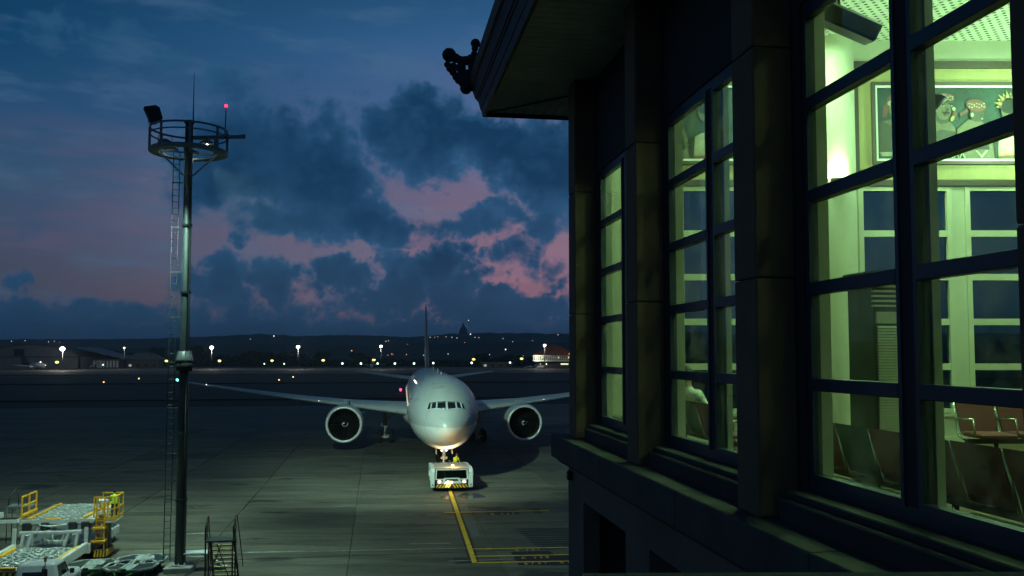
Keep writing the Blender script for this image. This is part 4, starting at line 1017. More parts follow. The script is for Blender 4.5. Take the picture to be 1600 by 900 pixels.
# thin grey service stand behind the loader
p = G(30, 846)
gs = thing('service_stand', 'thin grey service stand with ladder rails left of the loader', 'service stand', (p.x, p.y, 0), TH)
q = MB(); q.bbox(-.55, .75, -.4, .4, 1.95, 2.02, .01); q.build('platform', M_STEEL, gs)
q = MB()
for x in (-.55, .0, .7):
    for y in (-.36, .36): q.tube([(x, y, 0), (x, y, 1.95)], .025, 6)
for z in (.5, 1.0, 1.5): q.tube([(.0, -.36, z), (.7, -.36, z)], .02, 6)
q.tube([(-.5, -.36, 2.0), (-.42, -.36, 2.6), (-.1, -.36, 2.95), (.0, -.36, 2.9), (.05, -.36, 2.0)], .03, 6)
q.build('frame', pm('dark_stand_steel', (.07, .085, .09), .5, .4, .3, 5), gs)
# belt loader boom reaching in from the left edge
p = W(10, 809, 47.0)
bl = thing('belt_loader', 'pale conveyor boom of a belt loader entering at the left edge', 'belt loader', (p.x - 3.4, p.y + .2, 0), 0)
q = MB(); q.bar((-1.8, 0, 1.5), (4.0, 0, 1.62), .5, .18); q.build('boom', M_GSE, bl)
q = MB(); q.bar((-1.8, 0, 1.61), (3.9, 0, 1.73), .4, .03); q.build('belt', M_DARK, bl)
q = MB(); q.bbox(-3.2, 1.0, -.8, .8, .4, 1.0, .05); q.build('chassis', M_GSE, bl)
q = MB(); q.bar((-1.4, 0, .9), (-1.4, 0, 1.5), .3); q.bar((.6, 0, .9), (1.6, 0, 1.5), .15); q.build('support', M_STEEL, bl)
for x in (-2.4, .4):
    for y in (-.75, .75): wheel(bl, (x, y, .36), .36, .24, 'y')
q = MB(); q.bbox(2.9, 3.1, -.1, .1, 1.75, 2.05, .03); q.build('end_lamp', M_GSE, bl)

# ------------------------------------------------------------------ terminal building on the right
E = H                                  # eye level, all heights below are relative to it
ter = thing('terminal_building', 'dark terminal building with brown columns and green-lit windows at right', 'building', (0, 0, 0), TH)
RI = Matrix.Rotation(-TH, 4, 'Z')      # world -> building frame
M_COLUMN = pm('brown_stone_column', (.26, .16, .095), .8, 0, .3, 1.5, .15)
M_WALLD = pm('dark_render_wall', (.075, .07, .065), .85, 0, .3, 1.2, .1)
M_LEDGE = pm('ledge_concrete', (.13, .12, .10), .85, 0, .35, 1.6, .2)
M_LWALL = pm('brown_plaster_wall', (.30, .22, .15), .9, 0, .3, .8, .15)
M_FRAME = pm('blue_grey_window_frame', (.075, .095, .125), .40, .2, .15, 3)
M_FRAMEI = pm('cream_inner_frame', (.62, .62, .48), .6, 0, .08, 3)
M_CREAM = pm('cream_wall_paint', (.60, .60, .48), .75, 0, .08, .8)
M_FLOOR = pm('lounge_carpet', (.16, .11, .055), .9, 0, .3, 6)
M_FGLASS = glass('green_tinted_glass', (.82, .96, .81), .07)
M_EGLASS = glass('dark_tinted_glass', (.42, .62, .70), .06)
XG = 3.46
WIN = [(10.66, 13.34), (7.36, 10.10), (3.94, 6.68), (.54, 3.30)]
ZB, ZT = E - 1.08, E + 2.86            # opening
def fb(name, mat, *boxes, parent=ter, bevel=None):
    q = MB()
    for x in boxes: q.bbox(*x, bevel) if bevel else q.box(*x)
    return q.build(name, mat, parent)
# facade wall pieces with lining
edges = [-3.0] + [e for w in sorted(WIN) for e in w] + [14.9]
for a, b in zip(edges[0::2], edges[1::2]):
    fb('wall_pier', M_WALLD, (3.40, 3.555, a, b, ZB, ZT)); fb('inner_lining', M_CREAM, (3.556, 3.60, a, b, ZB, ZT))
fb('wall_above_windows', M_WALLD, (3.40, 3.555, -3.0, 14.9, ZT, E + 5.9)); fb('inner_lining', M_CREAM, (3.556, 3.60, -3.0, 14.9, ZT + .001, E + 5.5))
fb('wall_below_windows', M_WALLD, (3.40, 3.555, -3.0, 14.9, E - 1.8, ZB)); fb('inner_lining', M_CREAM, (3.556, 3.60, -3.0, 14.9, E - 1.5, ZB - .001))
# windows: two casements each, five panes per casement
TR = [2.02, 1.264, .521, -.2425]
for a, b in WIN:
    wd = bpy.data.objects.new('window', None); col.objects.link(wd); wd.parent = ter
    mid = (a + b) / 2
    q = MB(); q.box(3.42, 3.50, a, a + .035, ZB, ZT); q.box(3.42, 3.50, b - .035, b, ZB, ZT); q.box(3.42, 3.50, a + .035, b - .035, ZT - .08, ZT); q.box(3.42, 3.50, a + .035, b - .035, ZB, ZB + .09); q.build('frame', M_FRAME, wd)
    q = MB(); q.box(3.43, 3.54, mid - .075, mid + .075, ZB + .09, ZT - .08); q.build('mullion', M_WALLD, wd)
    q = MB(); q.box(3.541, 3.60, mid - .09, mid + .09, ZB + .02, ZT - .02); q.build('inner_post', M_FRAMEI, wd)
    q = MB(); q.box(3.50, 3.60, b - .05, b - .002, ZB + .01, ZT - .01); q.box(3.50, 3.60, a + .002, a + .05, ZB + .01, ZT - .01); q.box(3.50, 3.62, a + .05, b - .05, ZB + .01, ZB + .085); q.build('inner_reveal', M_FRAMEI, wd)
    for c0, c1 in ((a + .035, mid - .075), (mid + .075, b - .035)):
        st_ = .04
        q = MB(); q.box(3.415, 3.495, c0, c0 + st_, ZB + .09, ZT - .08); q.box(3.415, 3.495, c1 - st_, c1, ZB + .09, ZT - .08); q.box(3.415, 3.495, c0 + st_, c1 - st_, ZB + .09, ZB + .13); q.box(3.415, 3.495, c0 + st_, c1 - st_, ZT - .13, ZT - .08); q.build('casement_frame', M_FRAME, wd)
        zs = [ZT - .13] + [E + t for t in TR] + [ZB + .13]
        for t in TR:
            q = MB(); q.bbox(3.41, 3.50, c0 + st_, c1 - st_, E + t - .05, E + t + .05, .006); q.build('transom', M_FRAME, wd)
        for k in range(5):
            z1 = zs[k] - (0 if k == 0 else .05); z0 = zs[k + 1] + (0 if k == 4 else .05)
            q = MB(); q.box(XG - .004, XG + .004, c0 + st_, c1 - st_, z0, z1); q.build('pane', M_FGLASS, wd)
    q = MB(); q.bbox(3.16, 3.40, a - .02, b + .02, E - 1.32, E - 1.14, .015); q.bbox(3.22, 3.41, a - .02, b + .02, E - 1.14, E - 1.085, .01); q.build('sill', M_WALLD, wd)
# columns, ledge, lower wall
for uc in (13.72, 10.40, 7.03, 3.62, .25):
    cl_ = bpy.data.objects.new('column', None); col.objects.link(cl_); cl_.parent = ter
    for z0_, z1_ in ((-1.315, .62), (.628, 2.55), (2.558, 4.36)):
        q = MB(); q.bbox(3.05, 3.399, uc - .22, uc + .22, E + z0_, E + z1_, .014); q.build('stone_block', M_COLUMN, cl_)
lu = [-3.0, .2, 2.9, 5.6, 8.3, 11.2, 14.45]
for a, b in zip(lu, lu[1:]):
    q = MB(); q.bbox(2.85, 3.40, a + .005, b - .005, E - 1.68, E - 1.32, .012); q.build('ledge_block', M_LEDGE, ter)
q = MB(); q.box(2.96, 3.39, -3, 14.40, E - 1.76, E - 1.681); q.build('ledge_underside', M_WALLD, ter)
OP = [(10.72, 12.99), (7.45, 9.76), (4.2, 6.5)]
ed = [-3.0] + [e for w in sorted(OP) for e in w] + [14.02]
for a, b in zip(ed[0::2], ed[1::2]):
    q = MB(); q.box(3.05, 3.30, a, b, -.05, E - 2.20); q.build('lower_pier', M_LWALL, ter)
q = MB(); q.box(3.05, 3.30, -3.0, 14.02, E - 2.199, E - 1.761); q.build('lower_wall', M_LWALL, ter)
q = MB(); q.box(5.8, 6.0, -3, 14.02, -.05, E - 1.8); q.box(3.31, 5.8, -3, 14.0, E - 2.1, E - 1.85); q.build('void_wall', M_WALLD, ter)
q = MB(); q.box(3.301, 14, 13.8, 14.0, -.05, E - 2.15); q.build('end_lower_wall', M_LWALL, ter)
q = MB(); q.bbox(2.97, 3.04, 13.7, 13.8, E - 1.98, E - 1.84, .015); q.build('wall_lamp', M_BLACK, ter)
# roof: soffit boards, stepped fascia, covering
SZ = E + 4.36; EX, EU, HX, HU = 1.85, 15.70, 3.25, 14.30
M_SOFF = pm('soffit_board_paint', (.72, .72, .64), .8, 0, .25, 2)
roof = MB(); roof.box(EX + .03, 3.39, -3, EU - .03, SZ + .06, SZ + .12); roof.box(3.391, 13, 15.5, EU - .03, SZ + .06, SZ + .12)
roof = roof.build('roof', M_BLACK, ter)
u = -1.0; bw = .18
while u < EU - .03:
    u1 = min(u + bw - .022, EU - .03)
    f = lambda t: 3.40 if t <= HU else max(EX + .04, EX + (EU - t))
    q = MB(); q.prism([(EX + .03, u), (f(u), u), (f(u1), u1), (EX + .03, u1)], 'z', SZ, SZ + .03 + random.uniform(-.003, .003)); q.build('soffit_board', M_SOFF, roof)
    u += bw
x = EX + .04
while x < 9:
    x1 = x + bw - .022
    f = lambda t: max(EU - (t - EX), 14.92 if t > 3.4 else HU)
    q = MB(); q.prism([(x, f(x) + .012), (x1, f(x1) + .012), (x1, EU - .03), (x, EU - .03)], 'z', SZ + .001, SZ + .03); q.build('soffit_board', M_SOFF, roof)
    x += bw
q = MB(); q.bar((EX + .05, EU - .05, SZ - .012), (HX, HU, SZ - .012), .05, .02); q.build('hip_trim', M_BLACK, roof)
M_FASC = pm('fascia_paint', (.13, .13, .16), .7, 0, .25, 3)
def band(name, prof, mat):
    rg = [[(EX - o, -3.0, E + z) for o, z in prof], [(EX - o, EU + o * .35, E + z) for o, z in prof], [(12.0, EU + o * .35, E + z) for o, z in prof]]
    q = MB(); q.loft(rg, True, False); q.build(name, mat, roof)
band('fascia', [(-.05, 4.29), (.0, 4.29), (.03, 4.42), (-.05, 4.42)], M_BLACK)
band('fascia', [(-.05, 4.422), (.04, 4.422), (.08, 4.58), (-.05, 4.58)], M_FASC)
band('fascia', [(-.05, 4.582), (.10, 4.582), (.11, 4.62), (-.05, 4.62)], M_BLACK)
band('fascia', [(-.05, 4.622), (.13, 4.622), (.19, 4.80), (-.05, 4.80)], M_FASC)
band('eave_tile_edge', [(-.05, 4.802), (.23, 4.802), (.27, 4.94), (-.05, 5.0)], M_BLACK)
q = MB(); q.add([(EX - .25, -3, E + 4.95), (EX - .25, EU + .1, E + 4.95), (12, EU + .1, E + 4.95), (9.0, 8.5, E + 9.6), (9.0, -3, E + 9.6), (12, 8.5, E + 9.6), (12, -3, E + 9.6)], [(0, 1, 3, 4), (1, 2, 5, 3), (4, 3, 5, 6)]); q.build('tiled_slope', pm('roof_tile_clay', (.10, .05, .04), .85, 0, .3, 4, .3), roof)
# carved corner ornament of the hip
q = MB()
YO = 15.75
for (px, py, r_) in [(702, 86, 9.5), (712, 91, 6.5), (719, 94, 6), (727, 95, 6.5), (736, 93, 7), (741, 84, 4.5), (743, 68, 6.5), (742, 76, 4.5), (699, 101, 4.5), (703, 107, 5), (708, 104, 5.5), (708, 113, 5), (713, 120, 5.5), (716, 126, 4.5), (720, 106, 7), (723, 116, 8), (727, 127, 10), (735, 130, 11), (733, 116, 7), (739, 104, 7), (741, 122, 9), (728, 138, 8)]:
    c = W(px, py, YO); q.ball(RI @ c, r_ * 1.22 / F * YO, 12, (1, .8, 1))
q.build('corner_ornament', pm('carved_stone', (.07, .06, .06), .9, 0, .4, 9, .4), roof, 'dark curled corner ornament')

# ------------------------------------------------------------------ lounge interior
YE = 15.1
FZ = E - 1.5; CZ = E + 5.45
q = MB(); q.box(3.60, 15.0, -3, 15.6, FZ - .2, FZ); q.build('lounge_floor', M_FLOOR, ter)
def perforated():
    m = bpy.data.materials.new('perforated_ceiling'); m.use_nodes = True
    t = m.node_tree; b = t.nodes['Principled BSDF']
    tcn = t.nodes.new('ShaderNodeTexCoord'); mp = t.nodes.new('ShaderNodeMapping'); t.links.new(tcn.outputs['Object'], mp.inputs[0])
    mp.inputs['Scale'].default_value = (8.3, 8.3, 1); mp.inputs['Rotation'].default_value = (0, 0, R(45))
    fr = t.nodes.new('ShaderNodeVectorMath'); fr.operation = 'FRACTION'; t.links.new(mp.outputs[0], fr.inputs[0])
    sp = t.nodes.new('ShaderNodeSeparateXYZ'); t.links.new(fr.outputs[0], sp.inputs[0])
    cb = t.nodes.new('ShaderNodeCombineXYZ'); t.links.new(sp.outputs[0], cb.inputs[0]); t.links.new(sp.outputs[1], cb.inputs[1])
    ds = t.nodes.new('ShaderNodeVectorMath'); ds.operation = 'DISTANCE'; t.links.new(cb.outputs[0], ds.inputs[0]); ds.inputs[1].default_value = (.5, .5, 0)
    lt = t.nodes.new('ShaderNodeMath'); lt.operation = 'LESS_THAN'; t.links.new(ds.outputs['Value'], lt.inputs[0]); lt.inputs[1].default_value = .24
    mx = t.nodes.new('ShaderNodeMix'); mx.data_type = 'RGBA'; t.links.new(lt.outputs[0], mx.inputs[0]); mx.inputs[6].default_value = (.72, .74, .64, 1); mx.inputs[7].default_value = (.04, .05, .04, 1)
    t.links.new(mx.outputs[2], b.inputs['Base Color']); b.inputs['Roughness'].default_value = .6
    return m
M_PERF = perforated()
# ceiling of square perforated panels
for i in range(9):
    for j in range(6):
        q = MB(); q.box(3.62 + i * 1.25 + .008, 3.62 + (i + 1) * 1.25 - .008, 7.9 + j * 1.25 + .008, 7.9 + (j + 1) * 1.25 - .008, CZ, CZ + .03); q.build('ceiling_panel', M_PERF, ter)
q = MB(); q.box(3.6, 15, -3, 15.6, CZ + .04, CZ + .2); q.box(3.6, 15, -3, 7.9, CZ, CZ + .03); q.build('ceiling', M_CREAM, ter)
q = MB(); q.box(15.0, 15.2, -3, 17.2, FZ, CZ + .2); q.box(3.6, 15.0, -3.2, -3.0, FZ, CZ + .2); q.build('inner_wall', M_CREAM, ter)
def ex(px): return (px - 800) / F * YE
def ez(py): return W(800, py, YE).z
EWIN = [(1062, 1190), (1345, 1492), (1513, 1690), (1712, 1890)]
wz0, wz1 = ez(645), ez(293)
q = MB(RI)
xe = [ex(905)] + [ex(v) for w in EWIN for v in w] + [ex(2150)]
for a, b in zip(xe[0::2], xe[1::2]): q.box(a, b, YE, YE + .22, wz0, wz1)
q.box(xe[0], xe[-1], YE, YE + .22, FZ - .5, wz0 - .0005); q.box(xe[0], xe[-1], YE, YE + .22, wz1 + .0005, CZ + .4)
q.build('end_wall', M_CREAM, ter)
q = MB(RI); q.box(xe[0], xe[-1], YE - .03, YE - .001, FZ, FZ + .10); q.box(xe[0], xe[-1], YE - .05, YE - .001, wz0 - .06, wz0 - .01); q.build('skirting', M_FRAMEI, ter)
rows = [ez(v) for v in (645, 573, 503, 433, 365, 293)]
for (pa, pb) in EWIN:
    wd = bpy.data.objects.new('end_window', None); col.objects.link(wd); wd.parent = ter
    a, b = ex(pa), ex(pb); mids = [(a + b) / 2] if pb < 1500 else [a + (b - a) * .62]
    q = MB(RI); fw = .085
    q.box(a, a + fw, YE - .02, YE + .12, wz0, wz1); q.box(b - fw, b, YE - .02, YE + .12, wz0, wz1); q.box(a + fw, b - fw, YE - .02, YE + .12, wz1 - .06, wz1); q.box(a + fw, b - fw, YE - .02, YE + .12, wz0, wz0 + .07); q.build('frame', M_FRAMEI, wd)
    spans = []; prev = a + fw
    for m_ in mids:
        q = MB(RI); q.box(m_ - .12, m_ + .12, YE - .02, YE + .12, wz0 + .07, wz1 - .06); q.build('mullion', M_FRAMEI, wd); spans.append((prev, m_ - .12)); prev = m_ + .12
    spans.append((prev, b - fw))
    for (s0, s1) in spans:
        for r_ in rows[1:-1]:
            q = MB(RI); q.box(s0, s1, YE - .01, YE + .10, r_ - .055, r_ + .055); q.build('transom', M_FRAMEI, wd)
        lo = [wz0 + .07] + [r_ + .055 for r_ in rows[1:-1]]; hi = [r_ - .055 for r_ in rows[1:-1]] + [wz1 - .06]
        for z0, z1 in zip(lo, hi):
            q = MB(RI); q.box(s0, s1, YE + .05, YE + .058, z0, z1); q.build('pane', M_EGLASS, wd)
# panelled band above the end windows
M_VEN = pm('yellow_veneer', (.42, .37, .18), .6, 0, .12, 1.2, 0, .3, (9, 9, .8))
M_BRN = pm('brown_trim', (.075, .055, .04), .55, 0, .2, 4)
def eb(name, mat, pa, pb, ya, yb, d0, d1, parent=ter):
    q = MB(RI); q.box(ex(pa), ex(pb), YE - d1, YE - d0, ez(yb), ez(ya)); return q.build(name, mat, parent)
for (pa, pb) in ((1348, 1900), (1040, 1262)):
    eb('veneer_panel', M_VEN, pa, pb, 108, 281, .002, .02)
    eb('panel_trim', M_BRN, pa - 11, pb + 11, 97, 107.5, .002, .05); eb('panel_trim', M_BRN, pa - 11, pa - .3, 107.8, 290, .002, .05); eb('panel_trim', M_BRN, pa, pb + 11, 282, 291, .002, .05)
# half-round pilaster with an uplight
q = MB(RI); q.lathe([(FZ, .31), (CZ, .31)], (ex(1312), YE - .02, 0), 'z', 32); q.build('pilaster', M_CREAM, ter)
up = ex(1310)
ul = thing('wall_uplight', 'glowing wall uplight on the round pilaster behind the glass', 'wall light', W(1310, 284, YE - .40))
q = MB(); q.lathe([(-.10, .02), (-.06, .10), (.06, .14), (.06, .11)], (0, 0, 0), 'z', 18); q.build('bowl', M_BRN, ul)
q = MB(); q.lathe([(.0, 0), (.03, .09)], (0, 0, .01), 'z', 14); q.build('bulb', em('uplight_bulb', (1, 1, .72), 30), ul)
lamp('uplight', 'POINT', 75, (.80, 1.0, .62), (0, 0, .14), ul, None, .05)

# painting made of flat painted shapes, millimetres apart
def painting(x0, x1, ox, label, figs):
    Y0 = YE - .024
    o = thing('painting', label, 'painting', W((x0 + x1) / 2, 258, YE - .03), 0)
    inv = Matrix.Translation(o.location).inverted()
    def pb(name, mat, pa, pb_, ya, yb, d0, d1):
        q = MB(inv); q.box(ex(pa), ex(pb_), YE - d1, YE - d0, ez(yb), ez(ya)); return q.build(name, mat, o)
    pb('frame', M_BRN, x0, x1, 130, 135, .022, .085); pb('frame', M_BRN, x0, x1, 253, 258, .022, .085); pb('frame', M_BRN, x0, x0 + 5.3, 135.1, 252.9, .022, .085); pb('frame', M_BRN, x1 - 5, x1, 135.1, 252.9, .022, .085)
    pb('inner_frame', M_BW, x0 + 5.4, x1 - 5.1, 135.1, 138.5, .022, .07); pb('inner_frame', M_BW, x0 + 5.4, x1 - 5.1, 249.5, 252.9, .022, .07); pb('inner_frame', M_BW, x0 + 5.4, x0 + 8.6, 138.6, 249.4, .022, .07)
    cv = pb('canvas', pm('painted_canvas_green', (.030, .058, .055), .7, 0, .7, 2.2), x0 + 8, x1 - 5.2, 138, 250, .022, .036)
    lay = [0]
    def poly(pts, c, name='painted_shape', var=.3):
        lay[0] += 1; d = .037 + lay[0] * .0006
        q = MB(inv); vs = [Vector((ex(px + ox), YE - d, ez(py))) for px, py in pts]
        q.add(vs, [tuple(range(len(vs)))])
        q.build(name, pm('paint_%d_%d_%d' % tuple(int(v * 255) for v in c), c, .7, 0, var, 6), cv)
    def ell(cx, cy, rx, ry, c, n=20, rot=0, var=.3):
        poly([(cx + rx * math.cos(a) * math.cos(rot) - ry * math.sin(a) * math.sin(rot), cy + rx * math.cos(a) * math.sin(rot) + ry * math.sin(a) * math.cos(rot)) for a in [2 * math.pi * k / n for k in range(n)]], c, var=var)
    Z = lambda pts: [(1360 + a / 6, 120 + b / 6) for a, b in pts]
    SK = (.13, .12, .085); SKD = (.06, .06, .048); RED = (.16, .07, .06); GOLD = (.36, .29, .11); PALE = (.36, .34, .26); DK = (.02, .025, .022)
    if 1 in figs:
        poly(Z([(108, 440), (150, 425), (250, 400), (330, 430), (350, 600), (340, 740), (110, 745)]), SKD)
        poly(Z([(150, 425), (250, 470), (330, 500), (330, 470), (250, 400)]), SK)
        ell(1360 + 268 / 6, 120 + 300 / 6, 9, 15, SK); ell(1360 + 262 / 6, 120 + 225 / 6, 11, 9, RED)
        poly(Z([(200, 240), (160, 290), (150, 390), (190, 380), (215, 300)]), RED); ell(1360 + 228 / 6, 120 + 255 / 6, 4, 4, PALE)
        for k in range(4): ell(1360 + 190 / 6, 120 + (715 + k * 10) / 6, 13 - k, .8, PALE)
    if 2 in figs:
        poly(Z([(540, 420), (610, 395), (660, 400), (720, 440), (790, 425), (840, 490), (850, 560), (800, 640), (640, 700), (530, 720)]), SK)
        poly(Z([(560, 560), (700, 500), (830, 520), (850, 580), (700, 640), (560, 690)]), SKD)
        poly(Z([(660, 330), (790, 390), (770, 440), (700, 450), (650, 410)]), SKD)
        ell(1360 + 735 / 6, 120 + 318 / 6, 12.2, 15.5, SK, 24, .12); ell(1360 + 640 / 6, 120 + 290 / 6, 6, 13, RED, 16, .3)
        ell(1360 + 745 / 6, 120 + 208 / 6, 15.2, 8, RED, 24); ell(1360 + 745 / 6, 120 + 243 / 6, 14, 2.2, SKD)
        for k in range(16): ell(1360 + (665 + (k % 8) * 22) / 6, 120 + (190 + (k // 8) * 26 + (k % 3) * 5) / 6, 1.3, 1.0, PALE, 8)
        for xx in (720, 796): ell(1360 + xx / 6, 120 + 282 / 6, 3.2, 1.3, PALE, 12); ell(1360 + xx / 6, 120 + 282 / 6, 1.2, 1.2, DK, 10); ell(1360 + xx / 6, 120 + 264 / 6, 3.8, .8, DK, 10, .15)
        ell(1360 + 755 / 6, 120 + 345 / 6, 6.2, 1.5, DK, 14, .1); ell(1360 + 758 / 6, 120 + 366 / 6, 3.0, 1.4, RED, 12); poly(Z([(765, 290), (785, 330), (760, 332)]), SKD)
        ell(1360 + 680 / 6, 120 + 265 / 6, 3.3, 3.3, PALE, 10); ell(1360 + 825 / 6, 120 + 310 / 6, 3, 3, PALE, 10); ell(1360 + 830 / 6, 120 + 360 / 6, 3.4, 6, RED, 12, .2); ell(1360 + 810 / 6, 120 + 400 / 6, 2.8, 5, GOLD, 12, .5)
        for k in range(5): poly(Z([(640 + k * 56, 770), (668 + k * 56, 700), (696 + k * 56, 770), (686 + k * 56, 770), (668 + k * 56, 722), (650 + k * 56, 770)]), PALE)
        for k in range(3): poly(Z([(870 + k * 14, 690), (876 + k * 14, 690), (915 + k * 10, 770), (908 + k * 10, 770)]), PALE)
    if 3 in figs:
        poly(Z([(850, 500), (960, 410), (1090, 430), (1150, 520), (1190, 640), (1195, 775), (930, 775), (900, 690), (840, 600)]), SK)
        poly(Z([(960, 560), (1130, 560), (1150, 690), (970, 690)]), DK)
        ell(1360 + 1040 / 6, 120 + 362 / 6, 11.5, 12, SKD, 22); ell(1360 + 1035 / 6, 120 + 278 / 6, 16, 9.5, RED, 22, .15)
        poly(Z([(950, 310), (880, 350), (885, 385), (960, 335)]), RED)
        for k in range(14): ell(1360 + (970 + (k % 7) * 23) / 6, 120 + (262 + (k // 7) * 26 + (k % 3) * 6) / 6, 1.3, 1.0, PALE, 8)
        ell(1360 + 992 / 6, 120 + 368 / 6, 2.6, 3.4, PALE, 10); ell(1360 + 1075 / 6, 120 + 372 / 6, 2, .8, DK, 8); ell(1360 + 1085 / 6, 120 + 405 / 6, 1.6, 1.1, PALE, 8)
        poly(Z([(1010, 700), (1070, 775), (1130, 700), (1110, 700), (1070, 745), (1030, 700)]), PALE); poly(Z([(970, 660), (1140, 660), (1140, 690), (970, 690)]), DK)
    if 4 in figs:
        poly(Z([(1235, 570), (1300, 535), (1430, 520), (1540, 560), (1560, 775), (1215, 775)]), PALE)
        poly(Z([(1180, 600), (1240, 540), (1225, 775), (1200, 775)]), DK)
        ell(1360 + 1345 / 6, 120 + 330 / 6, 13, 17, SK); ell(1360 + 1335 / 6, 120 + 290 / 6, 13, 11, DK)
        for k in range(13):
            a = R(185 - k * 17); r0, r1 = 15, 25 if k % 2 else 22
            cx, cy = 1360 + 1345 / 6, 120 + 285 / 6
            poly([(cx + r0 * math.cos(a - .16), cy - r0 * math.sin(a - .16)), (cx + r1 * math.cos(a), cy - r1 * math.sin(a)), (cx + r0 * math.cos(a + .16), cy - r0 * math.sin(a + .16))], GOLD)
            ell(cx + 14.5 * math.cos(a), cy - 14.5 * math.sin(a), 2.6, 2.6, GOLD if k % 2 else RED, 10)
        poly(Z([(1225, 740), (1560, 725), (1560, 776), (1222, 776)]), RED); poly(Z([(1225, 735), (1560, 715), (1560, 735), (1226, 752)]), GOLD)
    return o
painting(1368, 1690, 0, 'wide framed painting of figures in red headcloths above the end windows', (1, 2, 3, 4))
painting(1058, 1248, -478, 'smaller framed painting seen through the middle window', (3, 4))

# tall air-conditioning cabinet
def loc_uv(px, Y, v=None): p = W(px, 553, Y); return RI @ p
ac0 = W(1368, 553, 9.0)
ac = thing('air_conditioner', 'tall cream air-conditioning cabinet with top louvres inside the lounge', 'air conditioner', (ac0.x, ac0.y, FZ), TH)
AH = 2.33
M_ACS = pm('cabinet_side_dark', (.10, .11, .075), .6, 0, .2, 3)
q = MB(); q.bbox(0, .60, .02, .52, 0, AH - .03, .01); q.build('body', M_ACS, ac)
q = MB(); q.box(-.03, .63, -.02, .55, AH - .029, AH + .02); q.build('top', M_ACS, ac)
q = MB(); q.box(.02, .60, -.005, .018, AH - .52, AH - .40); q.build('front_plate', M_CREAM, ac)
for k in range(7):
    q = MB(); q.box(-.02, .60, -.02, .02, AH - .05 - k * .05, AH - .03 - k * .05); q.build('louvre', M_FRAMEI, ac)
q = MB()
for k in range(60): q.prism([(-.012, .05 + k * .029), (.018, .05 + k * .029), (.018, .075 + k * .029), (.004, .075 + k * .029)], 'x', .03, .59)
q.build('intake_grille', M_FRAMEI, ac, kind='stuff')

# dark tilted loudspeaker under the ceiling
p = W(1325, 38, 10.0)
spk = thing('ceiling_speaker', 'dark tilted loudspeaker box hanging behind the top of the near window', 'speaker', p, 0)
q = MB(Matrix.Rotation(R(24), 4, 'Y') @ Matrix.Rotation(R(14), 4, 'X')); q.bbox(-.33, .33, -.2, .2, -.10, .12, .03); bx_ = q.build('box', M_BLACK, spk)
q = MB(); q.tube([(-.1, 0, .1), (-.1, 0, CZ - p.z)], .02, 6); q.build('hanger', M_STEEL, spk)

# rows of airport seats
M_SEATS = {'red': pm('dark_red_seat', (.16, .035, .03), .55, 0, .15, 6), 'green': pm('dark_green_seat', (.03, .075, .06), .55, 0, .15, 6)}
M_CHR = pm('chrome', (.55, .56, .52), .2, .9, .1, 4)
def bench(label, loc, rz, cols, table=None):
    """local x along the row, backrest on the -y side, sitters face +y"""
    t = thing('seat_row', label, 'seating', loc, rz, 'seat rows in the lounge')
    n = len(cols); wd = .56
    for i, c in enumerate(cols):
        x = (i - (n - 1) / 2) * wd
        prof = [(-.29, .86), (-.27, .80), (-.20, .60), (-.16, .47), (-.12, .42)]
        q = MB(); rg = []
        for (y, z) in prof: rg.append([(x - .25, y, z), (x + .25, y, z), (x + .25, y + .035, z - .01), (x - .25, y + .035, z - .01)])
        q.loft(rg, True, False); q.build('backrest', M_SEATS[c], t)
        q = MB(); q.bbox(x - .25, x + .25, -.10, .36, .40, .46, .02); q.build('seat', M_SEATS[c], t)
    for i in range(n + 1):
        x = (i - n / 2) * wd
        q = MB(); q.tube([(x, -.26, .84), (x, -.20, .62), (x, -.14, .40), (x, .0, .36)], .016, 6); q.tube([(x, -.2, .62), (x, .25, .64), (x, .28, .44)], .016, 6); q.build('armrest', M_CHR, t)
    q = MB(); q.bar((-n / 2 * wd, .05, .34), (n / 2 * wd, .05, .34), .08, .06); q.build('beam', M_BLACK, t)
    for x in (-n / 2 * wd + .4, n / 2 * wd - .4):
        q = MB(); q.tube([(x, .05, .33), (x, .05, .05)], .03, 8); q.bar((x, -.25, .03), (x, .38, .03), .06, .05); q.build('leg', M_CHR, t)
    if table is not None:
        q = MB(); q.bbox(table - .3, table + .3, -.25, .34, .43, .46, .01); q.build('side_table', M_CHR, t)
    return t
def bpos(u, v): p = A(v, u); return (p.x, p.y, FZ)
RZB = TH - R(90)          # row along the facade, sitters face into the room
bench('seat row with red and green backs just inside the near window', bpos(7.2, 4.50), RZB, ['red', 'green', 'red', 'red'])
bench('second seat row with red backs behind the right casement', bpos(4.68, 4.50), RZB, ['red', 'red', 'red', 'red', 'red'])
bench('seat row with the reclining passenger inside the middle window', bpos(12.0, 4.50), RZB, ['red', 'red', 'green', 'red'])
fb_ = W(1575, 672, 11.9)
bench('red seat row farther back in the lounge, turned to the camera', (fb_.x + .8, fb_.y, FZ), TH + R(172), ['red', 'red', 'red', 'red', 'red'])
# low white tables beside the rows
for (u, v, lab) in [(6.9, 3.92, 'low pale table between the seats and the near window'), (4.9, 3.92, 'low pale table below the right casement')]:
    pp = bpos(u, v); t = thing('low_table', lab, 'table', pp, TH, 'low tables along the windows')
    q = MB(); q.bbox(-.2, .2, -.75, .75, .36, .40, .01); q.build('table_top', pm('pale_laminate', (.32, .42, .38), .35, 0, .1, 3), t)
    for y in (-.6, .6):
        q = MB(); q.tube([(-.14, y, .0), (0, y, .36)], .018, 6); q.tube([(.14, y, .0), (0, y, .36)], .018, 6); q.build('leg', M_CHR, t)
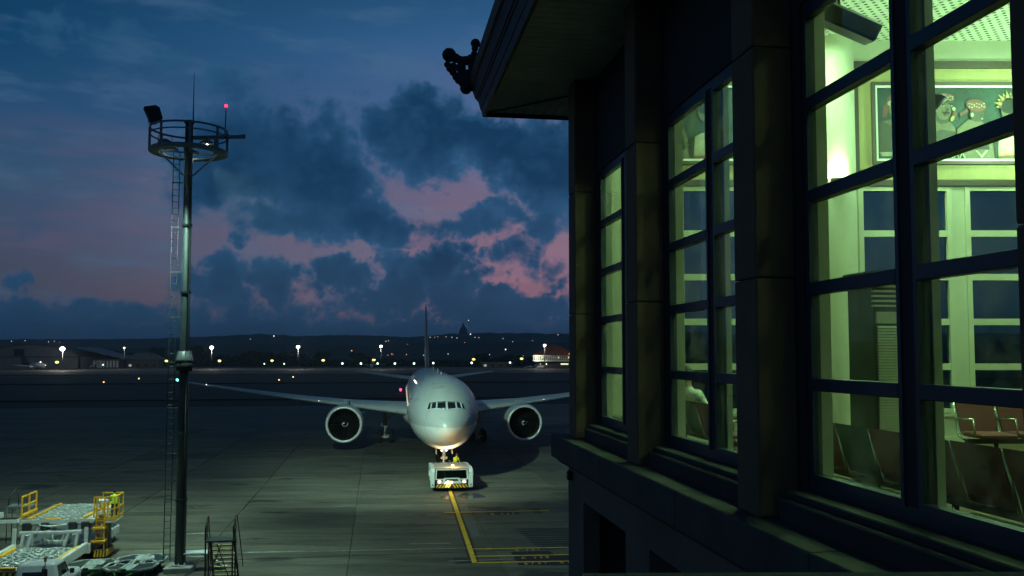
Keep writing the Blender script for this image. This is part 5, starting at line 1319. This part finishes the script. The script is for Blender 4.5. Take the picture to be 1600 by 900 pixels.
# reclining passenger: arm over the backrest
pp = bpos(12.25, 4.55)
M_SHIRT = pm('pale_patterned_shirt', (.75, .76, .66), .8, 0, .6, 16)
bodyc = [[(0, .0, .50, .14), (-.04, -.02, .66, .14), (-.10, -.06, .86, .15), (-.14, -.08, .98, .09), (-.16, -.08, 1.04, .055), (-.20, -.07, 1.12, .085), (-.22, -.06, 1.21, .095), (-.23, -.06, 1.29, .05)],
         [(-.10, -.06, .86, .15), (-.30, -.16, .90, .065), (-.52, -.24, .80, .045), (-.72, -.22, .88, .033), (-.80, -.2, .90, .02)],
         [(-.10, -.06, .86, .15), (.10, .02, .90, .065), (.22, .12, .66, .045), (.14, .32, .58, .033), (.10, .38, .56, .02)],
         [(0, .0, .50, .14), (-.09, .08, .52, .10), (-.11, .46, .52, .07), (-.11, .50, .10, .05), (-.11, .64, .05, .04)],
         [(0, .0, .50, .14), (.09, .08, .52, .10), (.11, .46, .52, .07), (.11, .52, .10, .05), (.11, .66, .05, .04)]]
slp = person('person', 'passenger in a pale patterned shirt resting an arm along the seat backs', pp, RZB, bodyc,
       [(lambda c: c.z > 1.03 or c.x < -.40 or (c.x > .12 and c.z < .64 and c.y > .15), M_SKIN), (lambda c: c.z > .56 and c.y < .2, M_SHIRT), (lambda c: True, M_CLOTHD)])
head_detail(slp, (-.215, -.065, 1.19), (.1, 1, -.2), M_BLACK)
# ceiling lamps of the lounge
for k_, (v, u, e) in enumerate([(6.6, 4.0, 25), (7.0, 9.0, 70), (9.5, 6.5, 90), (10.5, 12.0, 190), (6.8, 13.2, 120)]):
    pp = A(v, u, CZ); t = thing('ceiling_lamp', ['round ceiling lamp nearest the viewpoint', 'round ceiling lamp over the air-conditioning cabinet', 'round ceiling lamp over the middle of the lounge', 'round ceiling lamp before the wide painting', 'round ceiling lamp before the smaller painting'][k_], 'ceiling lamp', pp, TH, 'ceiling lamps of the lounge')
    q = MB(); q.lathe([(-.05, .30), (-.05, .36), (0, .36)], (0, 0, 0), 'z', 24, False); q.build('rim', M_BW, t)
    q = MB(); q.lathe([(-.045, 0), (-.045, .30)], (0, 0, 0), 'z', 24, False); q.build('diffuser', em('lamp_diffuser', (.85, 1, .60), 9), t)
    lp = lamp('lamp_light', 'AREA', e, (.66, 1.0, .66), (0, 0, -.08), t, None, .6); lp.data.shape = 'DISK'; lp.data.spread = R(170)
# added uplights, kept out of view, that brighten the ceiling
for (v, u, e, lab) in [(7.0, 10.5, 290, 'added uplight bowl hidden behind the near window mullion'), (10.5, 12.3, 340, 'added unseen uplight bowl at the right end of the lounge'), (7.5, 4.5, 60, 'added unseen uplight bowl nearest the viewpoint')]:
    pp = A(v, u, E + 3.3); t = thing('added_uplight', lab, 'added lamp', pp, TH, 'added uplights of the lounge')
    q = MB(); q.lathe([(-.14, .01), (-.12, .2), (0, .34), (.03, .34), (-.08, .18)], (0, 0, 0), 'z', 20); q.build('bowl', M_BRN, t)
    q = MB(); q.tube([(0, 0, -.1), (0, 0, CZ - E - 3.3)], .015, 6); q.build('rod', M_STEEL, t)
    lamp('uplight', 'POINT', e, (.66, 1.0, .66), (.12, 0, .08), t, None, .12)
# parapet under the viewpoint
q = MB(); q.bbox(0, 1.6, -.3, 0, -.25, 0, .01)
o = q.build('parapet', M_LEDGE); pv = W(897, 893, 1.35); o.location = pv; o.rotation_euler = (0, R(-.2), 0)
tag(o, 'dark concrete parapet edge along the bottom right of the picture', 'parapet')

# ------------------------------------------------------------------ far side of the airfield
M_MAST = pm('far_mast_steel', (.10, .11, .12), .6, .3, .2, 1)
def far_mast(px, py_head, Y, r_, label, strength, light):
    top = W(px, py_head, Y)
    t = thing('lamp_mast', label, 'lamp mast', (top.x, Y, 0), 0, 'lamp masts on the far apron')
    q = MB(); q.tube([(0, 0, -.1), (0, 0, top.z)], [.22, .12], 8); q.build('pole', M_MAST, t)
    q = MB(); q.bar((-1.0, 0, top.z - .1), (1.0, 0, top.z - .1), .16); q.build('cross_arm', M_MAST, t)
    q = MB(); q.ball((0, -.35, top.z), r_, 14, (1.05, .6, .85)); q.build('lamp_head', em('far_lamp_%d' % strength, (1.0, .93, .76), strength), t)
    if light:
        lamp('lamp_light', 'POINT', light, (1, .93, .78), (0, -1.5, top.z - 1.5), t, None, .5)
for px, py, r_, e, lab, s_ in [(98, 545, 2.0, 11000, 'brightest lamp mast in front of the hangar', 12), (194.5, 543.5, .75, 1500, 'dim lamp mast right of the hangar', 5), (331, 543, 1.6, 6000, 'lamp mast just right of the near floodlight mast', 10), (466, 542, 1.5, 5500, 'lamp mast between the near mast and the airliner', 10), (595.5, 541, 1.1, 4000, 'lamp mast left of the airliner tail', 9), (851, 539.5, 1.15, 4000, 'lamp mast in front of the red-roofed terminal', 9)]:
    far_mast(px, py, 562 if px < 100 else 610, r_ * .78, lab, s_, e)
def far_lamp(px, py, r_, c, s_, name, label, group, Y=625, shade=False):
    top = W(px, py, Y); t = thing(name, label, 'lamp', (top.x, Y, 0), 0, group)
    q = MB(); q.tube([(0, 0, -.1), (0, 0, top.z)], [.10, .07], 6); q.build('post', M_MAST, t)
    q = MB(); q.ball((0, 0, top.z), r_, 10, (1.25 if shade else 1, .8, .8 if shade else 1)); q.build('lamp_head', em('far_%s_%d' % (name, s_), c, s_), t)
for k_, (px, py, r_) in enumerate([(89, 566, 1.15), (260, 564, 1.0), (343, 564, .95), (425, 563.5, .9), (505, 563, .95), (584, 562.5, .95), (740, 561.5, .95), (815, 560.5, .95)]):
    far_lamp(px, py, r_, (1.0, .80, .18), 2, 'yellow_lamp', '%s low yellow lamp from the left along the far apron' % ORD[k_], 'yellow lamps along the far apron', 615, True)
for k_, (px, py, r_) in enumerate([(1, 571, .6), (161, 570, .5), (413, 568.5, .5), (444, 568.5, .5), (535, 568, .75), (564, 568, .75), (590, 568, .75), (617, 568, .75), (647, 568, .75), (677, 567.3, .75), (737, 567, .8), (797, 566.5, .7)]):
    far_lamp(px, py, r_, (.75, 1.0, .82), 3, 'white_lamp', '%s low greenish white lamp from the left along the far apron' % ORD[k_], 'white lamps along the far apron', 640)
for k_, (px, py, c, n) in enumerate([(162, 597, (1, .62, .2), 'amber'), (217, 591.5, (1, .55, .15), 'amber'), (436, 593.5, (1, .5, .15), 'amber'), (458, 589, (1, .7, .4), 'amber')]):
    g_ = G(px, py, .35); t = thing('taxiway_light', '%s small amber edge light from the left in the grass beyond the apron' % ORD[k_], 'runway light', (g_.x, g_.y, 0), 0, 'amber edge lights in the grass')
    q = MB(); q.tube([(0, 0, -.3), (0, 0, .3)], .05, 6); q.build('stem', M_BLACK, t)
    q = MB(); q.ball((0, 0, .35), .28 * g_.y / 350, 8); q.build('lens', em('edge_light_amber', (1, .55, .15), 3), t)
g_ = G(626, 609, .9); t = thing('red_hold_light', 'bright red light left of the airliner fuselage', 'runway light', (g_.x, g_.y, 0))
q = MB(); q.tube([(0, 0, -.3), (0, 0, .8)], .08, 6); q.build('stem', M_BLACK, t)
q = MB(); q.ball((0, 0, .9), .40, 10, (.8, .8, 1)); q.build('lens', em('hold_light_red', (1, .03, .08), 6), t)

# hangar with an arched gable and long roof
hb = A(0, 0)
hx = W(45, 577, 625); HA = thing('hangar', 'grey arched hangar with long sloping side roof at the far left', 'hangar', (hx.x, 625, 0), TH)
M_HGR = pm('hangar_sheet', (.22, .23, .24), .6, .2, .25, .2)
hw_, ha = 34, 16.6
def arc(n, w, z0, zt): return [(-w + 2 * w * k / n, z0 + (zt - z0) * math.sin(math.pi * k / n) ** .8) for k in range(n + 1)]
ap_ = arc(24, hw_, 8.6, ha)
q = MB(); q.prism([(-hw_, 8.6)] + ap_[1:-1] + [(hw_, 8.6)], 'y', .3, .8); q.build('gable', M_HGR, HA)
q = MB()
ou = arc(24, hw_ + 1.0, 8.3, ha + 1.3); inn = arc(24, hw_ - .2, 8.3, ha)
for k in range(24): q.add([(ou[k][0], -.6, ou[k][1]), (ou[k + 1][0], -.6, ou[k + 1][1]), (ou[k + 1][0], 62, ou[k + 1][1]), (ou[k][0], 62, ou[k][1]), (inn[k][0], -.6, inn[k][1]), (inn[k + 1][0], -.6, inn[k + 1][1]), (inn[k + 1][0], 62, inn[k + 1][1]), (inn[k][0], 62, inn[k][1])], [(0, 1, 2, 3), (7, 6, 5, 4), (0, 4, 5, 1), (3, 2, 6, 7)])
q.build('arched_roof', pm('hangar_roof_edge', (.09, .095, .09), .7, 0, .3, .3), HA)
q = MB(); q.box(-hw_, hw_, -.2, .5, 7.8, 8.6); q.build('door_header', pm('hangar_brown_header', (.10, .075, .055), .7, 0, .2, .3), HA)
for k in range(8):
    q = MB(); q.box(-hw_ + 1 + k * 8.2, -hw_ + 1 + k * 8.2 + 8.05, .0 + (k % 2) * .25, .2 + (k % 2) * .25, 0, 7.8); q.build('door_leaf', M_HGR, HA)
q = MB(); q.box(-10, -3.2, -.25, .25, 9.0, 13.8); q.build('gable_opening', M_BLACK, HA)
q = MB(); q.box(hw_, hw_ + .4, .5, 62, 0, 8.3); q.box(-hw_ - .4, -hw_, .5, 62, 0, 8.3); q.box(-hw_, hw_, 61.6, 62, 0, 8.3); q.build('side_wall', M_HGR, HA)
# annex with a low pitched roof and white piers
q = MB(); q.prism([(hw_ - 7, 15.5), (hw_ + 26, 7.2), (hw_ + 26, 6.6), (hw_ - 7, 14.6)], 'y', 14, 60); q.build('annex_roof', pm('annex_roof_sheet', (.17, .20, .23), .5, .3, .2, .2), HA)
q = MB(); q.box(hw_ + .5, hw_ + 22, 16, 58, 0, 6.5); q.build('annex_wall', pm('annex_wall', (.10, .08, .075), .8, 0, .2, .2), HA)
for k in range(8):
    q = MB(); q.box(hw_ + 4 + k * 2.3, hw_ + 5.3 + k * 2.3, 15.5, 15.95, .6, 5.4); q.build('annex_pier', M_WHITE, HA)
# small jet parked before the hangar
p = W(55, 578, 585)
jt = thing('small_jet', 'small white jet with dark tail parked in front of the hangar', 'airplane', (p.x, 585, 0), R(68))
def jring(y, r_, z): return [(r_ * math.cos(2 * math.pi * i / 20), y, z + r_ * math.sin(2 * math.pi * i / 20)) for i in range(20)]
q = MB(); q.loft([jring(y, r_, z) for y, r_, z in [(-9, .05, 2.5), (-8.6, .55, 2.55), (-7.6, 1.1, 2.75), (-6, 1.6, 3.0), (-4, 1.75, 3.1), (3.5, 1.75, 3.1)]]); q.build('fuselage', M_WHITE, jt)
M_NAVY = pm('navy_paint', (.02, .025, .06), .4, 0, .2, .6)
q = MB(); q.loft([jring(y, r_, z) for y, r_, z in [(3.51, 1.75, 3.1), (7, 1.6, 3.3), (11, .9, 3.9), (13.5, .15, 4.3)]]); q.build('tail_cone', M_NAVY, jt)
q = MB(); q.loft([[(-.2, 6.8, 4.6), (.2, 6.8, 4.6), (.1, 12.8, 4.6), (-.1, 12.8, 4.6)], [(-.1, 11.6, 11.2), (.1, 11.6, 11.2), (.05, 14.4, 11.2), (-.05, 14.4, 11.2)]], True, False); q.build('fin', M_NAVY, jt)
for s_ in (-1, 1):
    q = MB(); q.loft([[(s_ * 1.5, -2.5, 2.4), (s_ * 1.5, 2.6, 2.4), (s_ * 1.5, 2.6, 2.15), (s_ * 1.5, -2.5, 2.1)], [(s_ * 13, 4.6, 3.4), (s_ * 13, 6.0, 3.4), (s_ * 13, 6.0, 3.35), (s_ * 13, 4.6, 3.32)]], True, False); q.build('wing', M_WHITE, jt)
    q = MB(); q.loft([[(s_ * .2, 10.0, 4.4), (s_ * .2, 12.6, 4.4), (s_ * .2, 12.6, 4.2), (s_ * .2, 10.0, 4.2)], [(s_ * 5, 12.3, 4.9), (s_ * 5, 13.4, 4.9), (s_ * 5, 13.4, 4.85), (s_ * 5, 12.3, 4.85)]], True, False); q.build('tailplane', M_NAVY, jt)
    q = MB(); q.lathe([(-2, .65), (-1.6, .8), (.5, .8), (1.6, .45)], (s_ * 4.3, -1.2, 1.6), 'y', 16); q.build('engine', M_WHITE, jt)
    wheel(jt, (s_ * 2.2, 1.2, .5), .5, .4)
q = MB(); q.tube([(0, -6.5, .4), (0, -6.5, 2.0)], .1, 6); q.build('nose_strut', M_GEAR, jt); wheel(jt, (0, -6.5, .4), .4, .4)
q = MB(); q.ball((0, -4.6, 5.05), .45, 8); q.ball((.4, -8.6, 2.9), .3, 8); q.build('lit_spot', em('jet_lit_spot', (1, 1, .95), 2.5), jt)  # small glowing balls set as bright spots on roof and nose
# passenger stairs beside the hangar
p = W(150, 577, 640); t = thing('boarding_stairs', 'pale mobile boarding stairs right of the hangar', 'stairs', (p.x, 640, 0), 0)
q = MB(); q.bar((-4.5, 0, .8), (2.2, 0, 5.4), 1.4, .6); q.build('flight', M_WHITE, t)
q = MB(); q.bar((2.2, 0, 5.3), (4.0, 0, 5.3), 1.4, .4); q.bar((3.6, 0, 0), (3.4, 0, 5.2), .5); q.bar((2.0, 0, 0), (2.4, 0, 5.2), .4); q.build('platform', M_WHITE, t)
# small propeller plane far behind the airliner
p = W(438, 576, 600)
pp_ = thing('light_aircraft', 'small high-wing aircraft on the far apron left of the airliner', 'airplane', (W(580, 576, 600).x, 600, 0), R(4))
q = MB(); q.loft([jring(y, r_ * .8, z) for y, r_, z in [(-4, .1, 2.0), (-3.6, .7, 2.1), (-2, 1.1, 2.2), (1.5, 1.1, 2.3), (5, .4, 2.7), (6.5, .1, 2.9)]]); q.build('fuselage', M_WHITE, pp_)
for s_ in (-1, 1):
    q = MB(); q.bar((s_ * .3, -.8, 3.4), (s_ * 9.5, -.6, 3.1), 1.8, .18); q.build('wing', M_WHITE, pp_)
    q = MB(); q.bar((s_ * .6, -.8, 1.7), (s_ * 5.0, -.7, 3.2), .12); q.build('strut', M_WHITE, pp_)
    q = MB(); q.lathe([(-1.4, .1), (-1.2, .4), (.8, .4)], (s_ * 3.0, -.8, 3.0), 'y', 12); q.build('engine', M_WHITE, pp_); wheel(pp_, (s_ * 1.3, 0, .35), .35, .25)
q = MB(); q.prism([(4.6, 2.8), (6.5, 2.9), (6.8, 5.4), (5.8, 5.4)], 'x', -.08, .08); q.build('fin', M_WHITE, pp_)
q = MB(); q.tube([(0, -2.6, .3), (0, -2.6, 1.6)], .1, 6); q.build('nose_strut', M_GEAR, pp_); wheel(pp_, (0, -2.6, .3), .3, .25)

# red-roofed far terminal with lit gallery
p = W(866, 577, 640)
ft = thing('far_terminal', 'far terminal with red hipped roof and lit white gallery', 'building', (p.x, 640, 0), 0)
M_RED = pm('red_clay_roof', (.26, .085, .05), .85, 0, .3, .6)
q = MB(); z0 = 9.6
q.add([(-17.5, -8, z0), (17.5, -8, z0), (17.5, 10, z0), (-17.5, 10, z0), (-9, -2, 13.2), (9, -2, 13.2), (9, 4, 13.2), (-9, 4, 13.2), (-3, 1, 16.8), (3, 1, 16.8)], [(0, 1, 5, 4), (1, 2, 6, 5), (2, 3, 7, 6), (3, 0, 4, 7), (4, 5, 9, 8), (5, 6, 9), (6, 7, 8, 9), (7, 4, 8), (3, 2, 1, 0)]); q.build('roof', M_RED, ft)
q = MB(); q.box(-15.2, 15.2, -5.2, 8, 5.2, 9.55); q.build('gallery_core', pm('gallery_inside', (.25, .26, .22), .8, 0, .2, .6), ft)
for zz, h in ((5.0, .9), (9.0, .5)):
    q = MB(); q.box(-15.4, 15.4, -6.0, -5.25, zz, zz + h); q.build('gallery_band', M_WHITE, ft)
for k in range(22):
    q = MB(); q.box(-15.4 + k * 1.45, -15.0 + k * 1.45, -5.95, -5.5, 5.9, 9.0); q.build('gallery_post', M_WHITE, ft)
for k in (4, 12, 17):
    q = MB(); q.box(-15.0 + k * 1.45, -14.2 + k * 1.45, -5.24, -5.21, 7.2, 8.4); q.build('lit_window', em('lit_window', (.85, 1, .55), .9 if k == 4 else .25), ft)
q = MB(); q.box(-14, 14, -3, 8, 0, 5.1); q.build('ground_storey', pm('far_wall_dark', (.06, .055, .05), .8, 0, .2, .6), ft)
for x0, w_, s_ in ((4.5, 5.5, 1.1), (-6.2, .9, 1.5), (-10.5, .8, .5)):
    q = MB(); q.box(x0, x0 + w_, -3.05, -3.01, 2.6, 3.6); q.build('lit_shopfront', em('shopfront_%d' % int(s_ * 10), (.95, 1, .55), s_), ft)
lamp('gallery_light', 'POINT', 1800, (.95, 1, .75), (-12.5, -9.5, 7.6), ft, None, .3)
far_lamp(891, 553, .9, (1, .42, .10), 6, 'orange_lamp', 'orange lamp at the right end of the far terminal', 'orange lamps', 630)
# low flat buildings and vehicles
for px, w_, d, h, lab in [(776, 23, 8, 4.8, 'low flat-roofed shed left of the far terminal'), (222, 24, 10, 9.0, 'pale roofed building among the trees right of the hangar')]:
    p = W(px, 577, 660); t = thing('low_building', lab, 'building', (p.x, 660, 0), 0)
    q = MB(); q.box(-w_ / 2, w_ / 2, 0, d, 0, h * .75); q.build('wall', pm('far_wall_grey', (.13, .13, .12), .8, 0, .2, .4), t)
    if h < 6: q = MB(); q.box(-w_ / 2 - 1, w_ / 2 + 1, -1, d + 1, h * .75 + .01, h * .75 + .5)
    else: q = MB(); q.add([(-w_ / 2 - 2, -2, h * .7), (w_ / 2 + 2, -2, h * .7), (w_ / 2 + 2, d + 2, h * .7), (-w_ / 2 - 2, d + 2, h * .7), (-w_ / 4, d / 2, h * 1.25), (w_ / 4, d / 2, h * 1.25)], [(0, 1, 5, 4), (1, 2, 5), (2, 3, 4, 5), (3, 0, 4), (3, 2, 1, 0)])
    q.build('roof', pm('pale_metal_roof', (.24, .26, .27), .6, .2, .2, .3), t)
    for k in range(4):
        q = MB(); q.box(-w_ / 2 + 2 + k * w_ / 4, -w_ / 2 + 4 + k * w_ / 4, -.06, .0, 1.0, 2.6); q.build('window', em('dim_window', (.8, 1, .8), .35) if k == 0 else M_AUTO, t)
def van(px, Y, lab, c):
    p = W(px, 577, Y); t = thing('parked_van', lab, 'van', (p.x, Y, 0), R(90), 'service vehicles before the far terminal')
    q = MB(); q.loft([rrect(1.0, -2.6, 2.6, .5, .25), rrect(1.02, -2.6, 2.6, 1.2, .25), rrect(.95, -2.5, 1.7, 2.0, .3), rrect(.85, -2.3, 1.3, 2.15, .3)]); q.build('body', c, t)
    for s_ in (-1, 1):
        q = MB(); q.add([(s_ * 1.0, -.2, 1.3), (s_ * 1.0, 1.6, 1.3), (s_ * .97, 1.3, 1.85), (s_ * .97, -.2, 1.85)], [(0, 1, 2, 3)]); q.build('window', M_AUTO, t)
        for y in (-1.7, 1.7): wheel(t, (s_ * .95, y, .38), .38, .25)
    q = MB(); q.box(-.7, .7, 2.58, 2.66, .7, .95); q.build('headlight', em('van_lamp', (1, .85, .6), 2.5), t)
van(845, 618, 'van with bright lamps parked below the far terminal', M_WHITE); van(826, 622, 'blue van left of the far terminal', pm('blue_van', (.05, .10, .22), .4, 0, .1, 1)); van(833, 628, 'dark van between the blue van and the far terminal', M_CLOTHD)

# trees beyond the far apron: one dark wood, and the taller crowns one can tell apart
def leafmat(c): return pm('foliage_%d' % int(c[1] * 1000), c, .9, 0, .5, .25)
def leaves(blobs, dens, size, seed):
    rnd = random.Random(seed); q = MB(); vs = []; fs = []
    for (x, y, z, rx, rz_) in blobs:
        for _ in range(dens):
            while True:
                a, b_, c = rnd.uniform(-1, 1), rnd.uniform(-1, 1), rnd.uniform(-1, 1)
                r2 = a * a + b_ * b_ + c * c
                if .25 < r2 < 1: break
            px, py, pz = x + a * rx, y + b_ * rx, z + c * rz_
            s_ = size * rnd.uniform(.5, 1.3); n1 = Vector((rnd.uniform(-1, 1), rnd.uniform(-1, 1), rnd.uniform(-1, 1))).normalized(); n2 = n1.orthogonal().normalized() * s_; n1 = n1 * s_ * .7
            o = len(vs); cc = Vector((px, py, pz)); vs += [cc - n1, cc + n2, cc + n1, cc - n2]; fs.append((o, o + 1, o + 2, o + 3))
    q.add(vs, fs); return q
rw = random.Random(3); bl_ = []
x = -520
while x < 190:
    hgt = 5.5 + 3.0 * math.sin(x * .021) + 2.5 * math.sin(x * .057 + 1) + rw.uniform(-1.5, 2.5)
    for k in range(2): bl_.append((x + rw.uniform(-3, 3), 735 + rw.uniform(-20, 40), max(2, hgt * .55) - k * 1.5, 6.5, max(3.5, hgt * .62)))
    x += 4.2
o = leaves(bl_, 130, 1.1, 5).build('far_woods', leafmat((.035, .05, .025))); tag(o, 'dark belt of woods beyond the far apron', None, None, 'stuff')
tl = ['broad dark tree just right of the near mast', 'rounded dark tree left of the near mast', 'dark tree behind the pale roofed building', 'dark tree right of the hangar roof', 'dark tree left of the airliner wing tip lamp', 'dark tree behind the lamp mast near the tail', 'dark tree left of the flat-roofed shed', 'dark tree between the two middle lamp masts']
for k, (px, py, w_) in enumerate([(312, 537, 11), (248, 539, 7), (205, 545, 8), (175, 546, 8), (398, 545, 9), (560, 548, 8), (752, 549, 8), (505, 546, 7)]):
    top = W(px, py, 700); t = thing('far_tree', tl[k], 'tree', (top.x, 700, 0), 0, 'taller trees beyond the far apron')
    q = MB(); q.tube([(0, 0, -.3), (.2, 0, top.z * .4), (.5, .2, top.z * .7)], [.5, .35, .15], 7)
    for a in range(4): q.tube([(.2, 0, top.z * .38), (w_ * .5 * math.cos(a * 1.6), w_ * .5 * math.sin(a * 1.6), top.z * .66)], [.22, .08], 5)
    q.build('trunk', pm('bark', (.05, .04, .03), .9, 0, .3, 2), t)
    rr = random.Random(k); bb = [(rr.uniform(-.6, .6) * w_, rr.uniform(-.5, .5) * w_, top.z * rr.uniform(.42, .74), w_ * rr.uniform(.4, .6), top.z * rr.uniform(.15, .24)) for _ in range(7)]
    leaves(bb, 260, .75, 20 + k).build('crown', leafmat((.04, .06, .03)), t)

# hills
def ridge(name, Y, prof, depth, label, c, seed):
    rnd = random.Random(seed); q = MB(); xs = []; n = 460
    X0, X1 = -1.15 * Y, 1.0 * Y; vs = []; fs = []; rows_ = [(-1.0, 0.0), (-.6, .30), (-.35, .62), (-.15, .9), (0, 1.0), (.5, .7), (1.2, 0)]
    for j, (dy, kf) in enumerate(rows_):
        for i in range(n + 1):
            X = X0 + (X1 - X0) * i / n; px = 800 + F * X / Y
            k = max(0, min(len(prof) - 1.001, (px - prof[0][0]) / (prof[-1][0] - prof[0][0]) * (len(prof) - 1)))
            y_ = None
            for (a, ya), (b_, yb) in zip(prof, prof[1:]):
                if a <= px <= b_: y_ = ya + (yb - ya) * (px - a) / (b_ - a)
            if y_ is None: y_ = prof[0][1] if px < prof[0][0] else prof[-1][1]
            hz_ = (W(800, y_, Y).z) * kf + (math.sin(X * .003 + seed + j) * .03 + math.sin(X * .011 + 2 * j) * .02) * Y * .02 * kf
            hz_ += rnd.uniform(-.5, 1) * Y * .0009 * (1 if kf > .2 else 0)
            vs.append((X, Y + dy * depth, max(hz_, -2) if kf > 0 else -2))
    for j in range(len(rows_) - 1):
        for i in range(n): a = j * (n + 1) + i; fs.append((a, a + 1, a + n + 2, a + n + 1))
    q.add(vs, fs, False); return struct(name, q, pm('hill_forest_%d' % seed, c, .95, 0, .5, .01), label)
HILL = [(-800, 531), (0, 531), (150, 530), (230, 531), (330, 527), (405, 522), (470, 525), (560, 524), (640, 526), (700, 521), (760, 520), (850, 521), (1000, 519), (2400, 524)]
FOOT = [(-800, 545), (100, 545), (300, 543), (450, 539), (560, 541), (700, 537), (830, 536), (1000, 538), (2400, 540)]
ridge('hills', 3000, HILL, 750, 'far blue hills on the horizon', (.045, .06, .04), 1)
ridge('foothills', 1600, FOOT, 450, 'darker wooded foothills in front of the hills', (.03, .042, .026), 4)
# monument on the hill top
p = W(724, 521, 3000)
mo = thing('hilltop_monument', 'tall dark monument standing on the hill above the airliner tail', 'monument', (p.x, 3000, p.z - 2.5), 0)
q = MB(); q.lathe([(-9, 19), (2, 17.5), (4, 14), (12, 13.7), (18, 11.6), (24, 8), (29, 4.2), (34, 3), (37.5, .8)], (0, 0, 0), 'z', 10, False); q.build('tower', pm('monument_stone', (.12, .11, .10), .9, 0, .3, .02), mo)
# lights scattered over the hills
HL = [(672, 527, 0), (679, 527, 1), (684, 526, 2), (697, 526, 0), (706, 527, 0), (714, 528, 0), (735, 522, 3), (742, 527, 0), (748, 527.5, 0), (786, 529, 0), (795, 536, 1), (801, 534, 1), (832, 532, 0), (872, 523, 0), (726, 535, 2), (637, 538, 2), (549, 548, 1), (612, 553, 1), (614, 554, 4), (635, 554, 1), (700, 553, 0), (765, 554, 0), (790, 546, 3), (852, 545, 0), (603, 533, 0), (607, 532.5, 0), (18, 533, 0), (39, 532, 0), (76, 534, 0), (85, 533, 0), (127, 542, 0), (150, 543, 0), (391, 530, 0), (428, 525, 3), (404, 541, 0), (362, 532, 0), (144, 554, 0), (93, 535, 4), (550, 548, 2), (606, 555, 2), (662, 555, 0), (818, 556, 0)]
HC = [(1, .92, .75), (1, .62, .25), (1, .35, .12), (.85, 1, .9), (1, .12, .10)]
def terr_hit(px, py):
    """where the ray through a pixel meets the hill profiles built above"""
    for prof, Y0, dep in ((FOOT, 1600, 450), (HILL, 3000, 750)):
        y_ = prof[0][1]
        for (a, ya), (b_, yb) in zip(prof, prof[1:]):
            if a <= px <= b_: y_ = ya + (yb - ya) * (px - a) / (b_ - a)
        if py < y_ + 1.0: continue
        top = W(800, y_, Y0).z; ks = [(-1.0, 0.0), (-.6, .30), (-.35, .62), (-.15, .9), (0, 1.0)]
        for k in range(101):
            dy = -1 + k / 100
            for (a, ka), (b_, kb) in zip(ks, ks[1:]):
                if a <= dy <= b_: kf = ka + (kb - ka) * (dy - a) / (b_ - a)
            Y = Y0 + dy * dep
            if W(px, py, Y).z <= top * kf + 4: return Y, top * kf
    return 1000, -.3
HN = ['white', 'orange', 'deep orange', 'bright bluish white', 'red']; hcount = {}
for (px, py, c) in sorted(HL):
    hcount[c] = hcount.get(c, -1) + 1
    Y, gz = (1000, -.3) if py > 546 else terr_hit(px, py)
    p = W(px, py, Y)
    t = thing('hillside_lamp', '%s tiny %s lamp from the left on the distant dark land' % (ORD[hcount[c]], HN[c]), 'lamp', (p.x, Y, gz), 0, 'lamps scattered over the far hills')
    q = MB(); q.tube([(0, 0, -3), (0, 0, p.z - gz)], .10, 5); q.build('post', M_MAST, t)
    q = MB(); q.ball((0, 0, p.z - gz), Y * .00042 * (1.5 if c == 3 else 1), 8); q.build('lamp_head', em('hill_lamp_%d' % c, HC[c], 1.6 if c != 3 else 3), t)
p = W(727.5, 500.5, 3000); t = thing('beacon_mast', 'thin mast with a small white beacon above the monument', 'mast', (p.x + 9, 3010, 60), 0)
q = MB(); q.tube([(0, 0, 0), (0, 0, p.z - 60)], .35, 6); q.build('pole', M_MAST, t); q = MB(); q.ball((0, 0, p.z - 60), 1.1, 8); q.build('lamp_head', em('hill_lamp_3', HC[3], 3), t)
print('slabs', n_sl)

# evening haze between the camera and the hills
q = MB(); q.box(-3700, 3700, -1500, 4250, -3.0, 135)
hzo = q.build('haze', None); hzo['kind'] = 'stuff'; hzo['label'] = 'thin blue evening haze over the airfield'
hm = bpy.data.materials.new('haze'); hm.use_nodes = True; hm.node_tree.nodes.clear()
pv_ = hm.node_tree.nodes.new('ShaderNodeVolumePrincipled'); pv_.inputs['Color'].default_value = (.66, .86, 1.0, 1); pv_.inputs['Density'].default_value = 0.00017
ho = hm.node_tree.nodes.new('ShaderNodeOutputMaterial'); hm.node_tree.links.new(pv_.outputs[0], ho.inputs['Volume'])
hzo.data.materials.append(hm)
hm.cycles.homogeneous_volume = True
